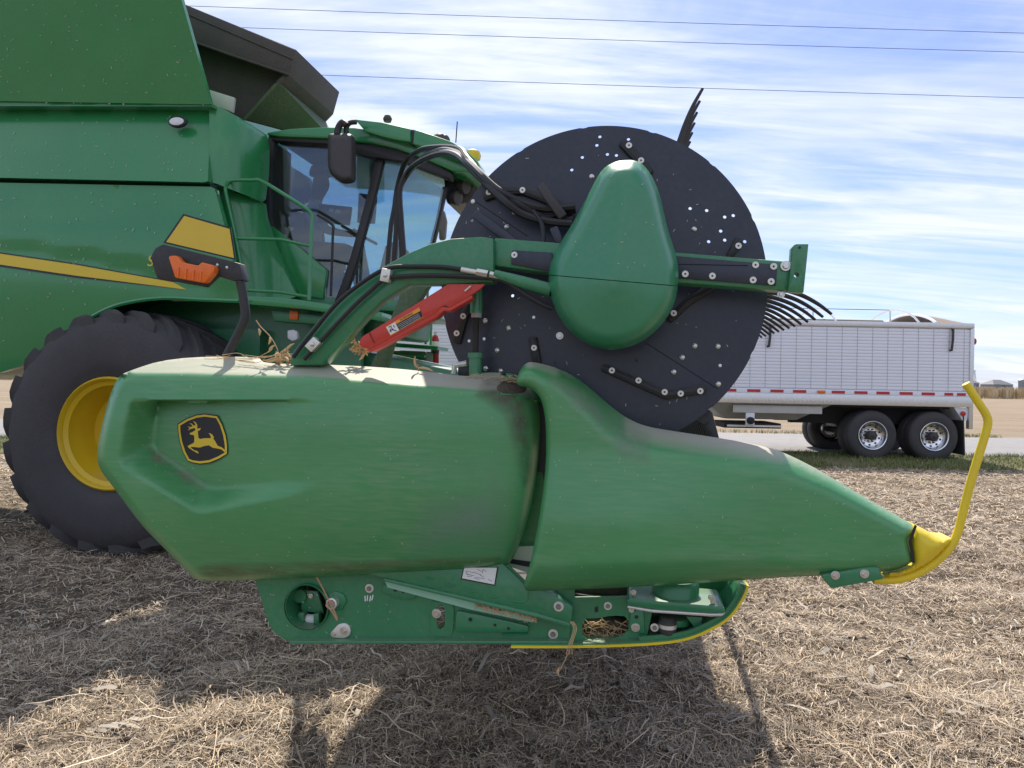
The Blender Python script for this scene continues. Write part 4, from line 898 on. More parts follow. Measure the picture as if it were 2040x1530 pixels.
mk('nose_gap', *(lambda P: (P, [(0, 1, 2, 3), (3, 2, 4, 5)]))([W(px, py, qn + .02) for px, py in ((1822, 1045), (1827, 1048), (1816, 1079), (1810, 1077), (1823, 1123), (1816, 1121))]), 'decal_black', nz, 0)
MB().tube([W(px, py, qn + .055 - .02 * k / 14) for k, (px, py) in enumerate(((1740, 1156), (1775, 1156), (1808, 1150), (1842, 1135), (1873, 1112), (1894, 1088), (1908, 1060), (1921, 1010), (1934, 960), (1949, 910), (1962, 868), (1968, 842), (1964, 825), (1950, 803), (1924, 764)))], .0118, 12, 5).build('crop_lifter_bar', 'yellow', hd)
pb = sheet('point_bracket', [(1635, 1146), (1640, 1145), (1722, 1131), (1750, 1130), (1761, 1154), (1657, 1173)], qn - .006, 'frame_paint', hd, .05, bevel=.004)
for px, py in ((1664, 1146), (1722, 1143)): put('bolt', HEX, W(px, py, qn - .006), pb, .013)
# gap between the shields: dark inner sheet and pale deck behind
sheet('inner_end_sheet', [(985, 775), (1110, 775), (1110, 1090), (985, 1090)], 2.60, 'frame_paint', hd, .01)
sheet('seal_strip', [(1072, 800), (1092, 800), (1092, 1000), (1080, 940), (1070, 940)], 2.55, 'black', hd, .01)
dk = sheet('sunlit_deck_edge', [(1012, 1090), (1075, 1088), (1062, 1145), (1005, 1125)], 2.56, 'pale_deck', hd, .01); sheet('deck_shadow_gap', [(1008, 1112), (1070, 1121), (1066, 1132), (1005, 1120)], 2.555, 'decal_black', dk, .002)  # pale colour of the deck stands in for sun on the draper cover

# ---- end frame under the shields
QF = 2.50
circ = lambda cx, cy, r, n=28, e=1.: [(cx + r * math.cos(2 * math.pi * k / n) * e, cy + r * math.sin(2 * math.pi * k / n)) for k in range(n)]
FR = [(500, 1090), (980, 1090), (1004, 1128), (1050, 1168), (1145, 1174), (1140, 1277), (583, 1277), (565, 1273), (548, 1261), (536, 1244), (508, 1155)]
SL = circ(877, 1213, 8, 10)[5:] + [(885, 1213)] + circ(877, 1245, 8, 10)[:5] + [(869, 1245)]
slot = [(869, 1213), (871, 1207), (877, 1204), (883, 1207), (886, 1213), (886, 1245), (883, 1251), (877, 1254), (871, 1251), (869, 1245)]
fr = sheet('end_frame', FR, QF, 'frame_paint', hd, .012, holes=[circ(611, 1209, 46, 36, .98), slot])
MB().lathe([(.078, 0), (.074, -.004), (.074, .16)], W(611, 1209, QF - .012), V, 36, False).build('port_ring', 'frame_paint', fr); sheet('port_back', circ(611, 1209, 50), QF + .15, 'dirt', fr, .01)
sheet('port_bracket', [(598, 1175), (632, 1178), (645, 1222), (600, 1218)], QF + .06, 'frame_paint', fr, .01, bevel=.003); sheet('port_arm', circ(597, 1188, 13, 16), QF + .05, 'frame_paint', fr, .01); put('bolt', HEX, W(619, 1187, QF + .055), fr, .009)
sheet('roller_ear', [(593, 1221), (605, 1221), (605, 1243), (593, 1243)], QF + .03, 'frame_paint', fr, .03, bevel=.003); sheet('roller_ear', [(624, 1223), (635, 1223), (635, 1244), (624, 1244)], QF + .03, 'frame_paint', fr, .03, bevel=.003); MB().tube([W(600, 1232, QF + .06), W(630, 1234, QF + .06)], .017, 12).build('roller', 'white', fr)
MB().lathe([(.019, 0), (.019, .03), (.014, .032), (.013, .012)], W(667, 1198, QF), -V, 24).build('pivot_tube', 'zinc', fr); sheet('pivot_boss', [(655, 1183), (668, 1178), (684, 1184), (690, 1198), (682, 1214), (664, 1218), (652, 1206)], QF - .006, 'frame_paint', fr, .01, bevel=.002)
wp = sheet('washer_plate', [tuple(p) for p in chaikin([(666, 1253), (674, 1243), (690, 1241), (699, 1252), (697, 1266), (686, 1272), (672, 1271), (661, 1270), (657, 1262)], 2)], QF - .008, 'zinc', fr, .008, bevel=.001); put('bolt', HEX, W(685, 1256, QF - .008), wp, .013); put('bolt', HEX, W(664, 1263, QF - .008), wp, .009)
put('bolt', WASH, W(736, 1172, QF), fr, .015)
for k, (x, y) in enumerate(((726, 1187), (731, 1186), (737, 1187), (742, 1185))): sheet('chalk_mark', [(x, y), (x + 2.2, y), (x + 2.8 - k, y + 11), (x + .5 - k, y + 11)], QF - .002, 'white', fr, .001)
# lower rail lip, upper sloping plate, ledge
up_ = sheet('upper_frame_plate', [(700, 1090), (975, 1090), (1004, 1126), (1046, 1166), (1096, 1180), (1141, 1212), (1137, 1242), (1070, 1222), (765, 1152), (700, 1136)], QF - .05, 'frame_paint', hd, .048, bevel=.004)
sheet('plate_flange', [(765, 1152), (1070, 1222), (1137, 1242), (1137, 1251), (1070, 1231), (765, 1159)], QF - .054, 'frame_paint', up_, .07, bevel=.003)
ld = sheet('ledge', [(767, 1158), (774, 1157), (1066, 1228), (1062, 1240), (940, 1215), (800, 1178), (772, 1170)], QF - .02, 'sunlit_green', hd, .02)  # pale mint stands for sun coming through behind the plate
for i, (px, py) in enumerate(((848, 1150), (890, 1163), (932, 1175), (975, 1186))): MB().tube([W(px, py, QF - .051), W(px + 5, py + 3, QF - .053), W(px + 16, py + 3, QF - .051)], .0022, 5).build('weld_bead', 'frame_paint', up_)
MB().tube([W(px, py, QF - .051) for px, py in ((1014, 1195), (1030, 1199), (1044, 1199), (1052, 1190), (1050, 1170), (1036, 1150), (1010, 1125))], .0022, 5, 3).build('weld_bead', 'frame_paint', up_)
put('bolt', WASH, W(1113, 1208, QF - .05), up_, .016); put('bolt', WASH, W(1102, 1263, QF - .004), fr, .016)
ps = sheet('lower_plate_step', [(1094, 1232), (1136, 1244), (1134, 1277), (1092, 1277)], QF - .004, 'frame_paint', fr, .003)
# embossed pockets
sheet('pocket', [tuple(p) for p in chaikin([(760, 1172), (770, 1164), (830, 1176), (833, 1182), (822, 1196), (790, 1192), (764, 1182)], 2)], QF - .010, 'frame_paint', fr, .009, bevel=.004)
for px in (788, 803): MB().lathe([(.006, .0), (.006, .003)], W(px, 1175 + (px - 788) * .2, QF - .0095), -V, 8).build('hole_plug', 'decal_black', fr)
sp = sheet('slot_plate', [tuple(p) for p in chaikin([(858, 1200), (864, 1197), (900, 1203), (905, 1212), (902, 1262), (896, 1267), (862, 1267), (857, 1260)], 2)], QF - .006, 'frame_paint', fr, .005, holes=[slot])
put('bolt', HEX, W(870, 1222, QF - .006), sp, .016)
gs = sheet('gusset', [tuple(p) for p in chaikin([(908, 1220), (914, 1217), (1050, 1246), (1053, 1251), (1052, 1259), (1044, 1260), (912, 1260), (907, 1255)], 1)], QF - .018, 'frame_paint', fr, .017, bevel=.005)
for px, py, r_ in ((937, 1234, .0065), (986, 1245, .0045), (1013, 1252, .0045)): MB().lathe([(r_, 0), (r_, .0015)], W(px, py, QF - .0195), -V, 10).build('hole', 'decal_black', gs)
MB().tube([W(px, py, QF - .006) for px, py in ((1000, 1264), (1050, 1263), (1054, 1240))], .003, 5).build('weld_bead', 'frame_paint', fr)
gprism('bottom_rail', [S(583, 1271, QF), S(1140, 1271, QF), S(1140, 1278, QF), S(583, 1278, QF)], QF - .03, QF + .16, 'frame_paint', hd, .004)
# label with black border
lb_ = sheet('instruction_label', [(923, 1131), (993, 1130), (986, 1167), (918, 1154)], QF - .053, 'decal_black', up_, .002); sheet('label_sheet', [(925, 1131), (990, 1131), (984.5, 1164.5), (920.5, 1152)], QF - .055, 'white', lb_, .001)
m_ = MB()
for (x0, y0, x1, y1) in ((928, 1138, 946, 1141), (928, 1143, 944, 1147), (930, 1148, 940, 1148), (946, 1141, 958, 1145), (951, 1134, 960, 1139), (962, 1134, 969, 1139), (948, 1150, 966, 1153), (956, 1145, 964, 1150), (944, 1151, 955, 1155), (972, 1154, 980, 1158), (928, 1139, 932, 1146), (962, 1135, 961, 1142)): m_.tube([W(x0, y0, QF - .0555), W(x1, y1, QF - .0555)], .0006, 4)
m_.build('label_drawing', 'mirror_grey', lb_)
# front bay of the end frame with the knife drive
BAY = [(1140, 1176), (1486, 1160), (1484, 1176), (1452, 1226), (1421, 1248), (1362, 1271), (1274, 1279), (1140, 1281)]
h1 = [tuple(p) for p in chaikin([(1160, 1232), (1190, 1232), (1220, 1226), (1252, 1228), (1252, 1262), (1215, 1276), (1160, 1278)], 1)]
h2 = [tuple(p) for p in chaikin([(1286, 1216), (1440, 1224), (1420, 1243), (1366, 1266), (1290, 1274)], 1)]
h3 = [tuple(p) for p in chaikin([(1132, 1176), (1250, 1168), (1286, 1170), (1286, 1180), (1256, 1190), (1200, 1189), (1150, 1184)], 1)]
by = sheet('front_bay', [(1138, 1190), (1260, 1188), (1290, 1200), (1300, 1216), (1286, 1280), (1138, 1282)], QF - .002, 'frame_paint', hd, .01, holes=[h1])
sheet('bay_back', [(1130, 1150), (1486, 1150), (1484, 1176), (1452, 1226), (1421, 1248), (1362, 1271), (1274, 1279), (1130, 1281)], QF + .22, 'frame_paint', hd, .01); 
sheet('trapped_soil', [tuple(p) for p in chaikin([(1155, 1240), (1180, 1236), (1230, 1240), (1258, 1250), (1256, 1276), (1155, 1279)], 1)], QF + .05, 'dirt', by, .12, bevel=.02); sheet('trapped_soil', [(1130, 1170), (1290, 1166), (1290, 1192), (1140, 1186)], QF + .12, 'dirt', by, .05, bevel=.01)
put('bolt', WASH, W(1211, 1207, QF - .002), by, .013); sheet('vent_slot', [(1185, 1210), (1191, 1208), (1192, 1219), (1185, 1220)], QF - .004, 'decal_black', by, .001)
# skid shoe: green strip and yellow wear edge, following the curve
def ribbon(name, path, z_off, w, v0, v1, m, par):
    P = crom([np.array(p, float) for p in path], 6); a_, b_ = [], []
    for i, p in enumerate(P):
        d = P[min(i + 1, len(P) - 1)] - P[max(i - 1, 0)]; n_ = np.array((-d[1], d[0])); n_ /= np.linalg.norm(n_); a_.append(p + n_ * z_off); b_.append(p + n_ * (z_off + w))
    v = [W(*p, v0) for p in a_] + [W(*p, v0) for p in b_]; n = len(P); v += [x + V * (v1 - v0) for x in v]; f = []
    for i in range(n - 1): f += [(i, i + 1, n + i + 1, n + i), (2 * n + i, 3 * n + i, 3 * n + i + 1, 2 * n + i + 1), (i, 2 * n + i, 2 * n + i + 1, i + 1), (n + i, n + i + 1, 3 * n + i + 1, 3 * n + i)]
    f += [(0, n, 3 * n, 2 * n), (n - 1, 3 * n - 1, 4 * n - 1, 2 * n - 1)]
    return mk(name, v, f, m, par, 40)
SK = [(1018, 1282), (1139, 1282), (1274, 1278), (1362, 1268), (1421, 1244), (1452, 1222), (1474, 1190), (1484, 1165)]
sk = ribbon('skid_shoe', SK, 0, 4, QF - .035, QF + .30, 'frame_paint', hd); ribbon('wear_strip', SK, 4.2, 5, QF - .04, QF + .30, 'yellow', sk)
ribbon('skid_lip', SK[2:], -9, 8.5, QF - .03, QF - .02, 'frame_paint', sk)
# knife drive gearbox
dp = sheet('drive_plate', [(1248, 1196), (1256, 1190), (1320, 1198), (1440, 1208), (1446, 1214), (1444, 1222), (1420, 1222), (1300, 1214), (1250, 1206)], QF - .04, 'frame_paint', hd, .20, bevel=.006)
sheet('drive_plate_edge', [(1250, 1207), (1300, 1215), (1420, 1223), (1446, 1222), (1438, 1228), (1418, 1229), (1300, 1221), (1250, 1212)], QF - .045, 'zinc', dp, .20, bevel=.003)
c_ = W(1345, 1206, QF + .06); MB().lathe([(.075, 0), (.075, .07), (.066, .085)], c_, Z, 28).build('gear_housing', 'frame_paint', dp)
for px, py in ((1262, 1180), (1416, 1190), (1420, 1198), (1258, 1215)): put('bolt', HEX, W(px, py, QF - .02), dp, .009)
gx_ = W(1330, 1250, QF - .01); dr = MB().lathe([(.02, .028), (.028, .02), (.028, -.004), (.024, -.018), (.012, -.026)], gx_, Z, 20).build('drive_arm_cap', 'mirror_grey', hd); MB().lathe([(.0285, .0), (.0285, .012)], gx_, Z, 20).build('cap_band', 'zinc', dr); put('bolt', WASH, W(1304, 1250, QF - .02), dr, .013); MB().tube([W(1304, 1250, QF), W(1330, 1250, QF)], .012, 8).build('drive_link', 'mirror_grey', dr)
MB().lathe([(.05, 0), (.05, .02), (.03, .03)], W(1345, 1228, QF + .05), -Z, 20).build('drive_hub', 'frame_paint', dp)
sheet('drive_fin', [(1366, 1228), (1400, 1230), (1396, 1262), (1384, 1266), (1382, 1248)], QF + .0, 'frame_paint', dp, .01, bevel=.002); sheet('drive_fin', [(1256, 1222), (1270, 1213), (1282, 1213), (1285, 1263), (1252, 1258)], QF - .012, 'frame_paint', by, .012, bevel=.003); put('bolt', HEX, W(1266, 1250, QF - .012), by, .014); MB().lathe([(.006, 0), (.006, .002)], W(1268, 1229, QF - .0125), -V, 8).build('hole', 'decal_black', by)

# ---- reel
QD = 2.68
RC = (1194, 573)
rc_ = W(*RC, QD); RD = .558
def dpol(px, py): p = W(px, py, QD) - rc_; return (p.dot(U), p.z)
n = 360; outl = []
for k in range(n):
    th = 2 * math.pi * k / n; r_ = RD - (.0025 if k % 24 in (0, 1) else 0); outl.append((r_ * math.cos(th), r_ * math.sin(th)))
HL = [(1195, 272), (1189, 289), (1210, 307), (1228, 309), (1160, 313), (1139, 338), (1252, 277), (1375, 415), (1408, 419), (1444, 432), (1461, 429), (1436, 460), (1412, 481), (1444, 478), (1484, 481), (940, 439), (964, 675), (1063, 632), (1021, 589), (1105, 724), (1165, 709), (1268, 718), (934, 679), (1435, 728)]
holes = []
for px, py in HL:
    c_ = dpol(px, py); holes.append([(c_[0] + .0058 * math.cos(2 * math.pi * k / 10), c_[1] + .0058 * math.sin(2 * math.pi * k / 10)) for k in range(10)])
v, f = cdt(outl, [], holes); P = [rc_ + U * a + Z * b for a, b in v]; nn = len(P); key = {}
for t in f:
    for i in range(3): key[(t[i], t[(i + 1) % 3])] = 1
side = [(a, b, b + nn, a + nn) for a, b in key if (b, a) not in key]
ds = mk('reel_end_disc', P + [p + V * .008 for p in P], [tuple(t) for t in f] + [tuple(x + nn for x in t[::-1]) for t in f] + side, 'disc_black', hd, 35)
for px, py in ((1179, 352), (1010, 452), (1025, 423), (943, 402), (1383, 457), (967, 639), (991, 698), (1384, 689), (1359, 712), (1342, 741), (1430, 690), (1431, 765), (1014, 654), (968, 734), (998, 739)): put('bolt', DOME, W(px, py, QD), ds, .0095)
put('bolt', HEX, W(1115, 669, QD), ds, .013)
MB().tube([W(1290, 685, QD - .001), W(1430, 775, QD - .001)], .0012, 4).build('disc_joint', 'decal_black', ds); MB().tube([W(945, 400, QD - .001), W(1050, 470, QD - .001)], .0012, 4).build('disc_joint', 'decal_black', ds)
def strap(pts, w, bl):
    b = bar(pts, w, QD - .022, .02, 'cam_bracket', 'black', ds)
    bar([(np.array(p, float)) for p in pts], w * .45, QD - .0235, .002, 'bracket_groove', 'decal_black', b)
    for px, py in bl: put('bolt', CAPB, W(px, py, QD - .024), b, .0105)
strap([(1238, 280), (1278, 322), (1296, 345)], 18, [(1253, 290), (1277, 320)]); strap([(962, 392), (1000, 378), (1040, 378), (1080, 393), (1140, 420)], 17, [(974, 383), (1041, 379)])
strap([(1452, 515), (1474, 474)], 15, [(1471, 490)]); strap([(1332, 637), (1372, 600), (1420, 570)], 17, [(1342, 624)]); strap([(908, 684), (924, 628), (938, 600)], 16, [(923, 630), (910, 664)])
strap([(1060, 671), (1070, 730)], 17, [(1064, 693)]); strap([(1200, 731), (1328, 788), (1408, 775)], 17, [(1219, 738), (1272, 758), (1324, 781), (1356, 784), (1395, 779)])
MB().lathe([(.09, 0), (.09, VE - QD - .3)], rc_ + V * .02, V, 20).build('reel_tube', 'black', hd)
for k in range(1, 5):
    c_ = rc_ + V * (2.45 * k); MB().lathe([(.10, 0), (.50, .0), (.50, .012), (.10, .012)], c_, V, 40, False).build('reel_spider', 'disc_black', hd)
fing = [[(1338, 320), (1351, 287), (1366, 243), (1382, 206), (1401, 172)], [(1490, 573), (1545, 572), (1595, 585), (1632, 604), (1660, 625)], [(1402, 832), (1414, 868), (1420, 905), (1417, 940), (1406, 970)]]
for bi, path in enumerate(fing):
    P = [W(*p, QD + .04) for p in path]; o0 = P[0]
    bt = MB().tube([o0 - V * .02, o0 + V * 9.8], .021, 10).build('reel_bat', 'black', hd)
    rel = [p - o0 for p in P]; m1 = MB().tube([Vector((p.dot(U), 0, p.z)) for p in rel], [.011, .0092, .008, .0068, .005], 7, 4); FM = proto('finger_mesh', m1, 'black')
    for k in range(40): put('finger', FM, o0 + V * (.02 + .12 * k), bt)
    m2 = MB()
    for k in range(40, 80): m2.tube([p + V * (.02 + .12 * k) for p in P], [.0105, .007, .0045], 5)
    o = m2.build('far_fingers', 'black', bt); o['kind'] = 'stuff'
for th in (120, 180, 240):
    o0 = rc_ + (U * math.cos(R(th)) + Z * math.sin(R(th))) * .48 + V * .04; bt = MB().tube([o0 - V * .02, o0 + V * 9.8], .021, 10).build('reel_bat', 'black', hd)
    m2 = MB(); d_ = U * math.cos(R(th + 150)) + Z * math.sin(R(th + 150))
    for k in range(69): m2.tube([o0 + V * (.02 + .14 * k), o0 + d_ * .12 + V * (.02 + .14 * k), o0 + d_ * .24 + V * (.02 + .14 * k)], [.0105, .007, .0045], 5)
    o = m2.build('far_fingers', 'black', bt); o['kind'] = 'stuff'
sheet('bat_end', [tuple(p) for p in chaikin([(1385, 832), (1400, 815), (1418, 816), (1424, 840), (1440, 900), (1428, 905), (1408, 860)], 1)], QD + .03, 'black', hd, .02, bevel=.004)
# link plates behind the drive shield
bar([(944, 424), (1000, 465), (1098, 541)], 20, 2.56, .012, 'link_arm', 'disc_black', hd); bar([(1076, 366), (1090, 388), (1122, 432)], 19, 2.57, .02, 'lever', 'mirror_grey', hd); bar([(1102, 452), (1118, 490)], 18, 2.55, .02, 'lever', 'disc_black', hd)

# ---- reel arm
dArm = [(983, 474), (983, 562), (905, 566), (766, 566), (807, 567), (800, 572), (766, 592), (727, 632), (690, 675), (640, 726), (578, 728), (578, 706), (614, 661), (648, 620), (680, 590), (707, 567), (766, 529), (810, 505), (854, 486), (898, 475), (957, 471)]
ARM = [(983, 474), (984, 562), (905, 566), (812, 567), (790, 580), (760, 600), (727, 632), (690, 675), (640, 728), (576, 728), (580, 704), (614, 661), (648, 620), (680, 590), (707, 567), (766, 529), (810, 505), (854, 486), (898, 475), (957, 471)]
arm = sheet('reel_arm', ARM, 2.46, 'frame_paint', hd, .07, bevel=.008)
bm_ = sheet('arm_beam', [(984, 473), (1100, 484), (1350, 503), (1578, 521), (1574, 580), (1350, 565), (1100, 545), (984, 530)], 2.48, 'frame_paint', hd, .08, bevel=.008)
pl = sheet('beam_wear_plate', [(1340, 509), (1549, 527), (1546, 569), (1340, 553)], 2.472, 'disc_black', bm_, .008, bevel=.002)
for px, py in ((1365, 546), (1419, 550), (1505, 528), (1541, 531), (1500, 558), (1536, 561)): put('bolt', CAPB, W(px, py, 2.472), pl, .0105)
MB().tube([W(1350, 526, 2.471), W(1490, 529, 2.471)], .0015, 4).build('plate_groove', 'decal_black', pl)
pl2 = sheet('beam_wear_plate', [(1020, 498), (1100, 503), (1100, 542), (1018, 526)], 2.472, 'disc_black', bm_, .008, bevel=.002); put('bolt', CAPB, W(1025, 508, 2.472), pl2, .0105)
eb = sheet('beam_end_bracket', [tuple(p) for p in ((1577, 521), (1579, 492), (1584, 486), (1611, 486), (1606, 535), (1601, 583), (1570, 580))], 2.465, 'frame_paint', hd, .05, bevel=.004, holes=[circ(1587, 548, 5, 12)]); put('bolt', HEX, W(1565, 530, 2.478), bm_, .016)
MB().lathe([(.004, 0), (.004, .002)], W(1593, 493, 2.464), -V, 8).build('hole', 'decal_black', eb); put('nut', HEX, W(1556, 586, 2.5), bm_, .012, spin=0)
MB().tube([W(985, 545, 2.44), W(1040, 562, 2.44), W(1098, 578, 2.44)], [.013, .020, .022], 12).build('lift_cylinder', 'frame_paint', hd)
# hydraulic lines on the arm
L1 = [(584, 712), (606, 682), (628, 655), (660, 616), (692, 585), (742, 549), (778, 533), (825, 531), (880, 532), (919, 537)]
L2 = [(606, 716), (648, 670), (707, 608), (740, 578), (758, 562), (778, 553), (854, 549), (942, 552), (1001, 559), (1045, 586), (1083, 608), (1100, 614)]
MB().tube([W(*p, 2.44) for p in L1], .0075, 8, 5).build('hydraulic_hose', 'hose', hd); MB().tube([W(*p, 2.44) for p in L2], .0075, 8, 5).build('hydraulic_hose', 'hose', hd)
fit = MB().tube([W(919, 537, 2.44), W(952, 543, 2.44)], .009, 10).build('hose_fitting', 'zinc', hd); MB().tube([W(950, 542, 2.44), W(972, 546, 2.44)], .0125, 6).build('fitting_nut', 'steel', fit); MB().tube([W(976, 547, 2.44), W(999, 552, 2.44)], .0115, 6).build('fitting_nut', 'steel', fit)
for (px, py), an in (((767, 548), .18), ((622, 686), .75)):
    c_, s_ = math.cos(an), math.sin(an); cl_ = sheet('hose_clamp', [(px + a * c_ - b * s_, py + a * s_ + b * c_) for a, b in ((-9, -13), (9, -13), (9, 13), (-9, 13))], 2.425, 'zinc', hd, .03, bevel=.002); put('bolt', DOME, W(px, py, 2.424), cl_, .008)
# red safety prop with its warning label
rp_ = sheet('safety_prop', [tuple(p) for p in ((716, 679), (722, 670), (825, 608), (892, 566), (966, 566), (958, 575), (939, 588), (895, 613), (888, 609), (880, 611), (869, 623), (763, 682), (738, 695), (722, 693), (716, 686))], 2.45, 'red', hd, .012, bevel=.002)
sheet('prop_flange', [(738, 695), (763, 682), (869, 623), (880, 611), (895, 613), (939, 588), (942, 594), (897, 620), (884, 619), (872, 631), (764, 689), (740, 701), (728, 699)], 2.451, 'red', rp_, .05, bevel=.002)
wl_ = flat('warning_label', [(768, 651), (835, 612.5), (843, 632), (778, 669)], 2.449, 'orange_print', rp_, -.001)
flat('label_text_panel', [(789, 646), (838, 619), (842, 631), (796, 658)], 2.448, 'decal_black', wl_, -.001); flat('label_pictogram', [(769.5, 652), (787, 642), (795, 658), (778, 667)], 2.448, 'white', wl_, -.001)
text('label_word', 'WARNING', .0105, W(797, 640, 2.446), 'decal_black', wl_, spin=-R(29)); m_ = MB()
for k in range(4): m_.tube([W(792 + k * 1.6, 648 + k * 2.8, 2.446), W(834 + k * 1.3, 625 + k * 2.3, 2.446)], .0005, 4)
m_.build('label_print', 'white', wl_); m_ = MB()
for a, b in (((774, 652), (780, 649)), ((779, 651), (782, 657)), ((776, 660), (784, 655)), ((782, 657), (790, 659)), ((777, 655), (779, 662)), ((784, 648), (786, 652))): m_.tube([W(*a, 2.446), W(*b, 2.446)], .0012, 5)
m_.build('pictogram_figure', 'decal_black', wl_); MB().tube([W(735, 662, 2.447), W(746, 684, 2.447)], .0012, 4).build('prop_notch', 'decal_black', rp_); MB().tube([W(926, 580, 2.44), W(938, 570, 2.44)], .003, 6).build('prop_pin', 'zinc', rp_)
# second reel arm further along the header
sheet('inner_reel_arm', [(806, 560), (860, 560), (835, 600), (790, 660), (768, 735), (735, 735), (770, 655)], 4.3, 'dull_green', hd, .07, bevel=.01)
# height strut
def vcyl(name, pa, pb, q, r, m, n=16, par=None): return MB().tube([W(*pa, q), W(*pb, q)], r, n).build(name, m, par or hd, 40)
stt = vcyl('strut_sleeve', (949, 566), (949, 624), 2.56, .0215, 'frame_paint'); vcyl('strut_nut', (949, 623), (949, 633), 2.56, .020, 'steel', 6, stt); vcyl('strut_rod', (948, 632), (947, 706), 2.56, .0105, 'under', 12, stt); vcyl('strut_base', (947, 705), (947, 760), 2.56, .022, 'frame_paint', 16, stt); vcyl('strut_collar', (947, 703), (947, 713), 2.56, .0265, 'frame_paint', 16, stt)
for k in range(9): vcyl('thread', (948, 634 + k * 3), (948, 635.4 + k * 3), 2.56, .0122, 'under', 10, stt)
vb = sheet('valve_block', [(912, 728), (936, 728), (936, 752), (912, 752)], 2.6, 'black', hd, .05, bevel=.004); MB().tube([W(904, 745, 2.6), W(906, 728, 2.6), (W(930, 724, 2.6))], .011, 8).build('elbow_fitting', 'zinc', vb)
# drive shield
PE = [(1252, 319), (1224, 323), (1197, 342), (1170, 391), (1142, 442), (1111, 493), (1097, 525), (1093, 552), (1095, 583), (1111, 626), (1134, 658), (1166, 683), (1197, 694), (1228, 696), (1268, 685), (1303, 662), (1330, 630), (1346, 595), (1352, 552), (1348, 513), (1330, 454), (1315, 391), (1299, 352), (1283, 330), (1268, 321)]
PE = [(p[0], p[1]) for p in crom([np.array(p, float) for p in PE], 4, True)]
def dP(x, y):
    d = pdist(x, y, PE); return 2.33 + .12 * (1 - np.sqrt(np.clip(1 - (1 - np.clip(d / 30, 0, 1)) ** 2, 0, 1))) - .045 * np.clip((d - 10) / 110, 0, 1)
yl = lambda x: 547 + (x - 1093) * (569 - 547) / 257
def clip_poly(poly, keep):                      # clip a closed outline with the seam line
    out = []
    for i in range(len(poly)):
        a, b = poly[i], poly[(i + 1) % len(poly)]; fa, fb = (a[1] - yl(a[0])) * keep, (b[1] - yl(b[0])) * keep
        if fa >= 0: out.append(a)
        if fa * fb < 0: t = fa / (fa - fb); out.append((a[0] + (b[0] - a[0]) * t, a[1] + (b[1] - a[1]) * t))
    return out
dsu = pillow('drive_shield_top', clip_poly(PE, -1), dP, 'plastic_clean', hd, 7, .02)
shift = [(p[0], p[1] + (1.6 if abs(p[1] - yl(p[0])) < 2 else 0)) for p in clip_poly(PE, 1)]
pillow('drive_shield_bottom', shift, dP, 'plastic_clean', hd, 7, .02)
# hoses arching over from the combine
HS = [([(770, 560), (773, 518), (779, 450), (785, 418), (791, 376), (806, 326), (835, 300), (870, 293), (912, 296), (932, 318), (973, 365), (1020, 405), (1056, 420), (1095, 432), (1146, 417)], 6.0, 2.62, .010),
      ([(783, 556), (786, 512), (790, 450), (793, 391), (808, 352), (841, 316), (876, 300), (912, 306), (944, 334), (988, 376), (1040, 404), (1090, 416), (1146, 412)], 5.6, 2.60, .011),
      ([(806, 540), (804, 503), (799, 435), (797, 376), (815, 340), (838, 321), (876, 306), (910, 310), (955, 352), (1000, 396), (1040, 426), (1090, 441), (1140, 446)], 5.2, 2.58, .011),
      ([(797, 550), (800, 505), (796, 440), (794, 385), (812, 345), (850, 312), (890, 300), (920, 312), (962, 352), (1010, 392), (1062, 423), (1110, 443), (1142, 436)], 5.4, 2.60, .009),
      ([(1062, 420), (1078, 442), (1083, 470), (1082, 500), (1092, 525)], 2.58, 2.52, .006)]
for pts, q0, q1, r_ in HS:
    n_ = len(pts); P = []
    for k, p in enumerate(pts):
        s = k / (n_ - 1); q = q0 + (q1 - q0) * sst(.30, .72, np.array(s)) if q0 > 4 else q0 + (q1 - q0) * s
        P.append((W(*p, float(q)), float(q)))
    rr = [1.25 * r_ * (.55 + .45 * q / 2.6) for _, q in P]
    MB().tube([p for p, _ in P], rr, 8, 6).build('hose', 'hose', hd)
# marker light on its bent post
ml = MB().tube([W(*p, 2.62) for p in ((448, 716), (462, 690), (482, 650), (489, 630), (486, 600), (479, 560), (474, 536))], .0165, 12, 5).build('light_post', 'black', hd)
bx_ = sheet('light_bracket', [(324, 486), (476, 524), (484, 558), (463, 559), (425, 548), (402, 570), (312, 554), (299, 512), (309, 494)], 2.60, 'black', hd, .05, bevel=.004)
sheet('amber_light', [(335, 512), (339, 509), (351, 509), (362, 522), (394, 529), (401, 522), (424, 528), (427, 534), (425, 543), (408, 562), (402, 563), (348, 553)], 2.565, 'orange', bx_, .035, bevel=.006)
for k, x in enumerate((356, 371, 386, 401)): MB().tube([W(x, 532 + k * 3, 2.563), W(x - 2, 552 + k * 3, 2.563)], .003, 6).build('lens_rib', 'orange', bx_)
put('bolt', DOME, W(452, 533, 2.60), bx_, .006); put('bolt', DOME, W(433, 528, 2.60), bx_, .006)
sg = sheet('reflector_plate', [(365, 426), (460, 453), (470, 518), (325, 484)], 2.612, 'decal_black', bx_, .004); sheet('reflective_film', [(367, 430), (457, 456), (466, 514), (331, 482)], 2.609, 'film_yellow', sg, .002)

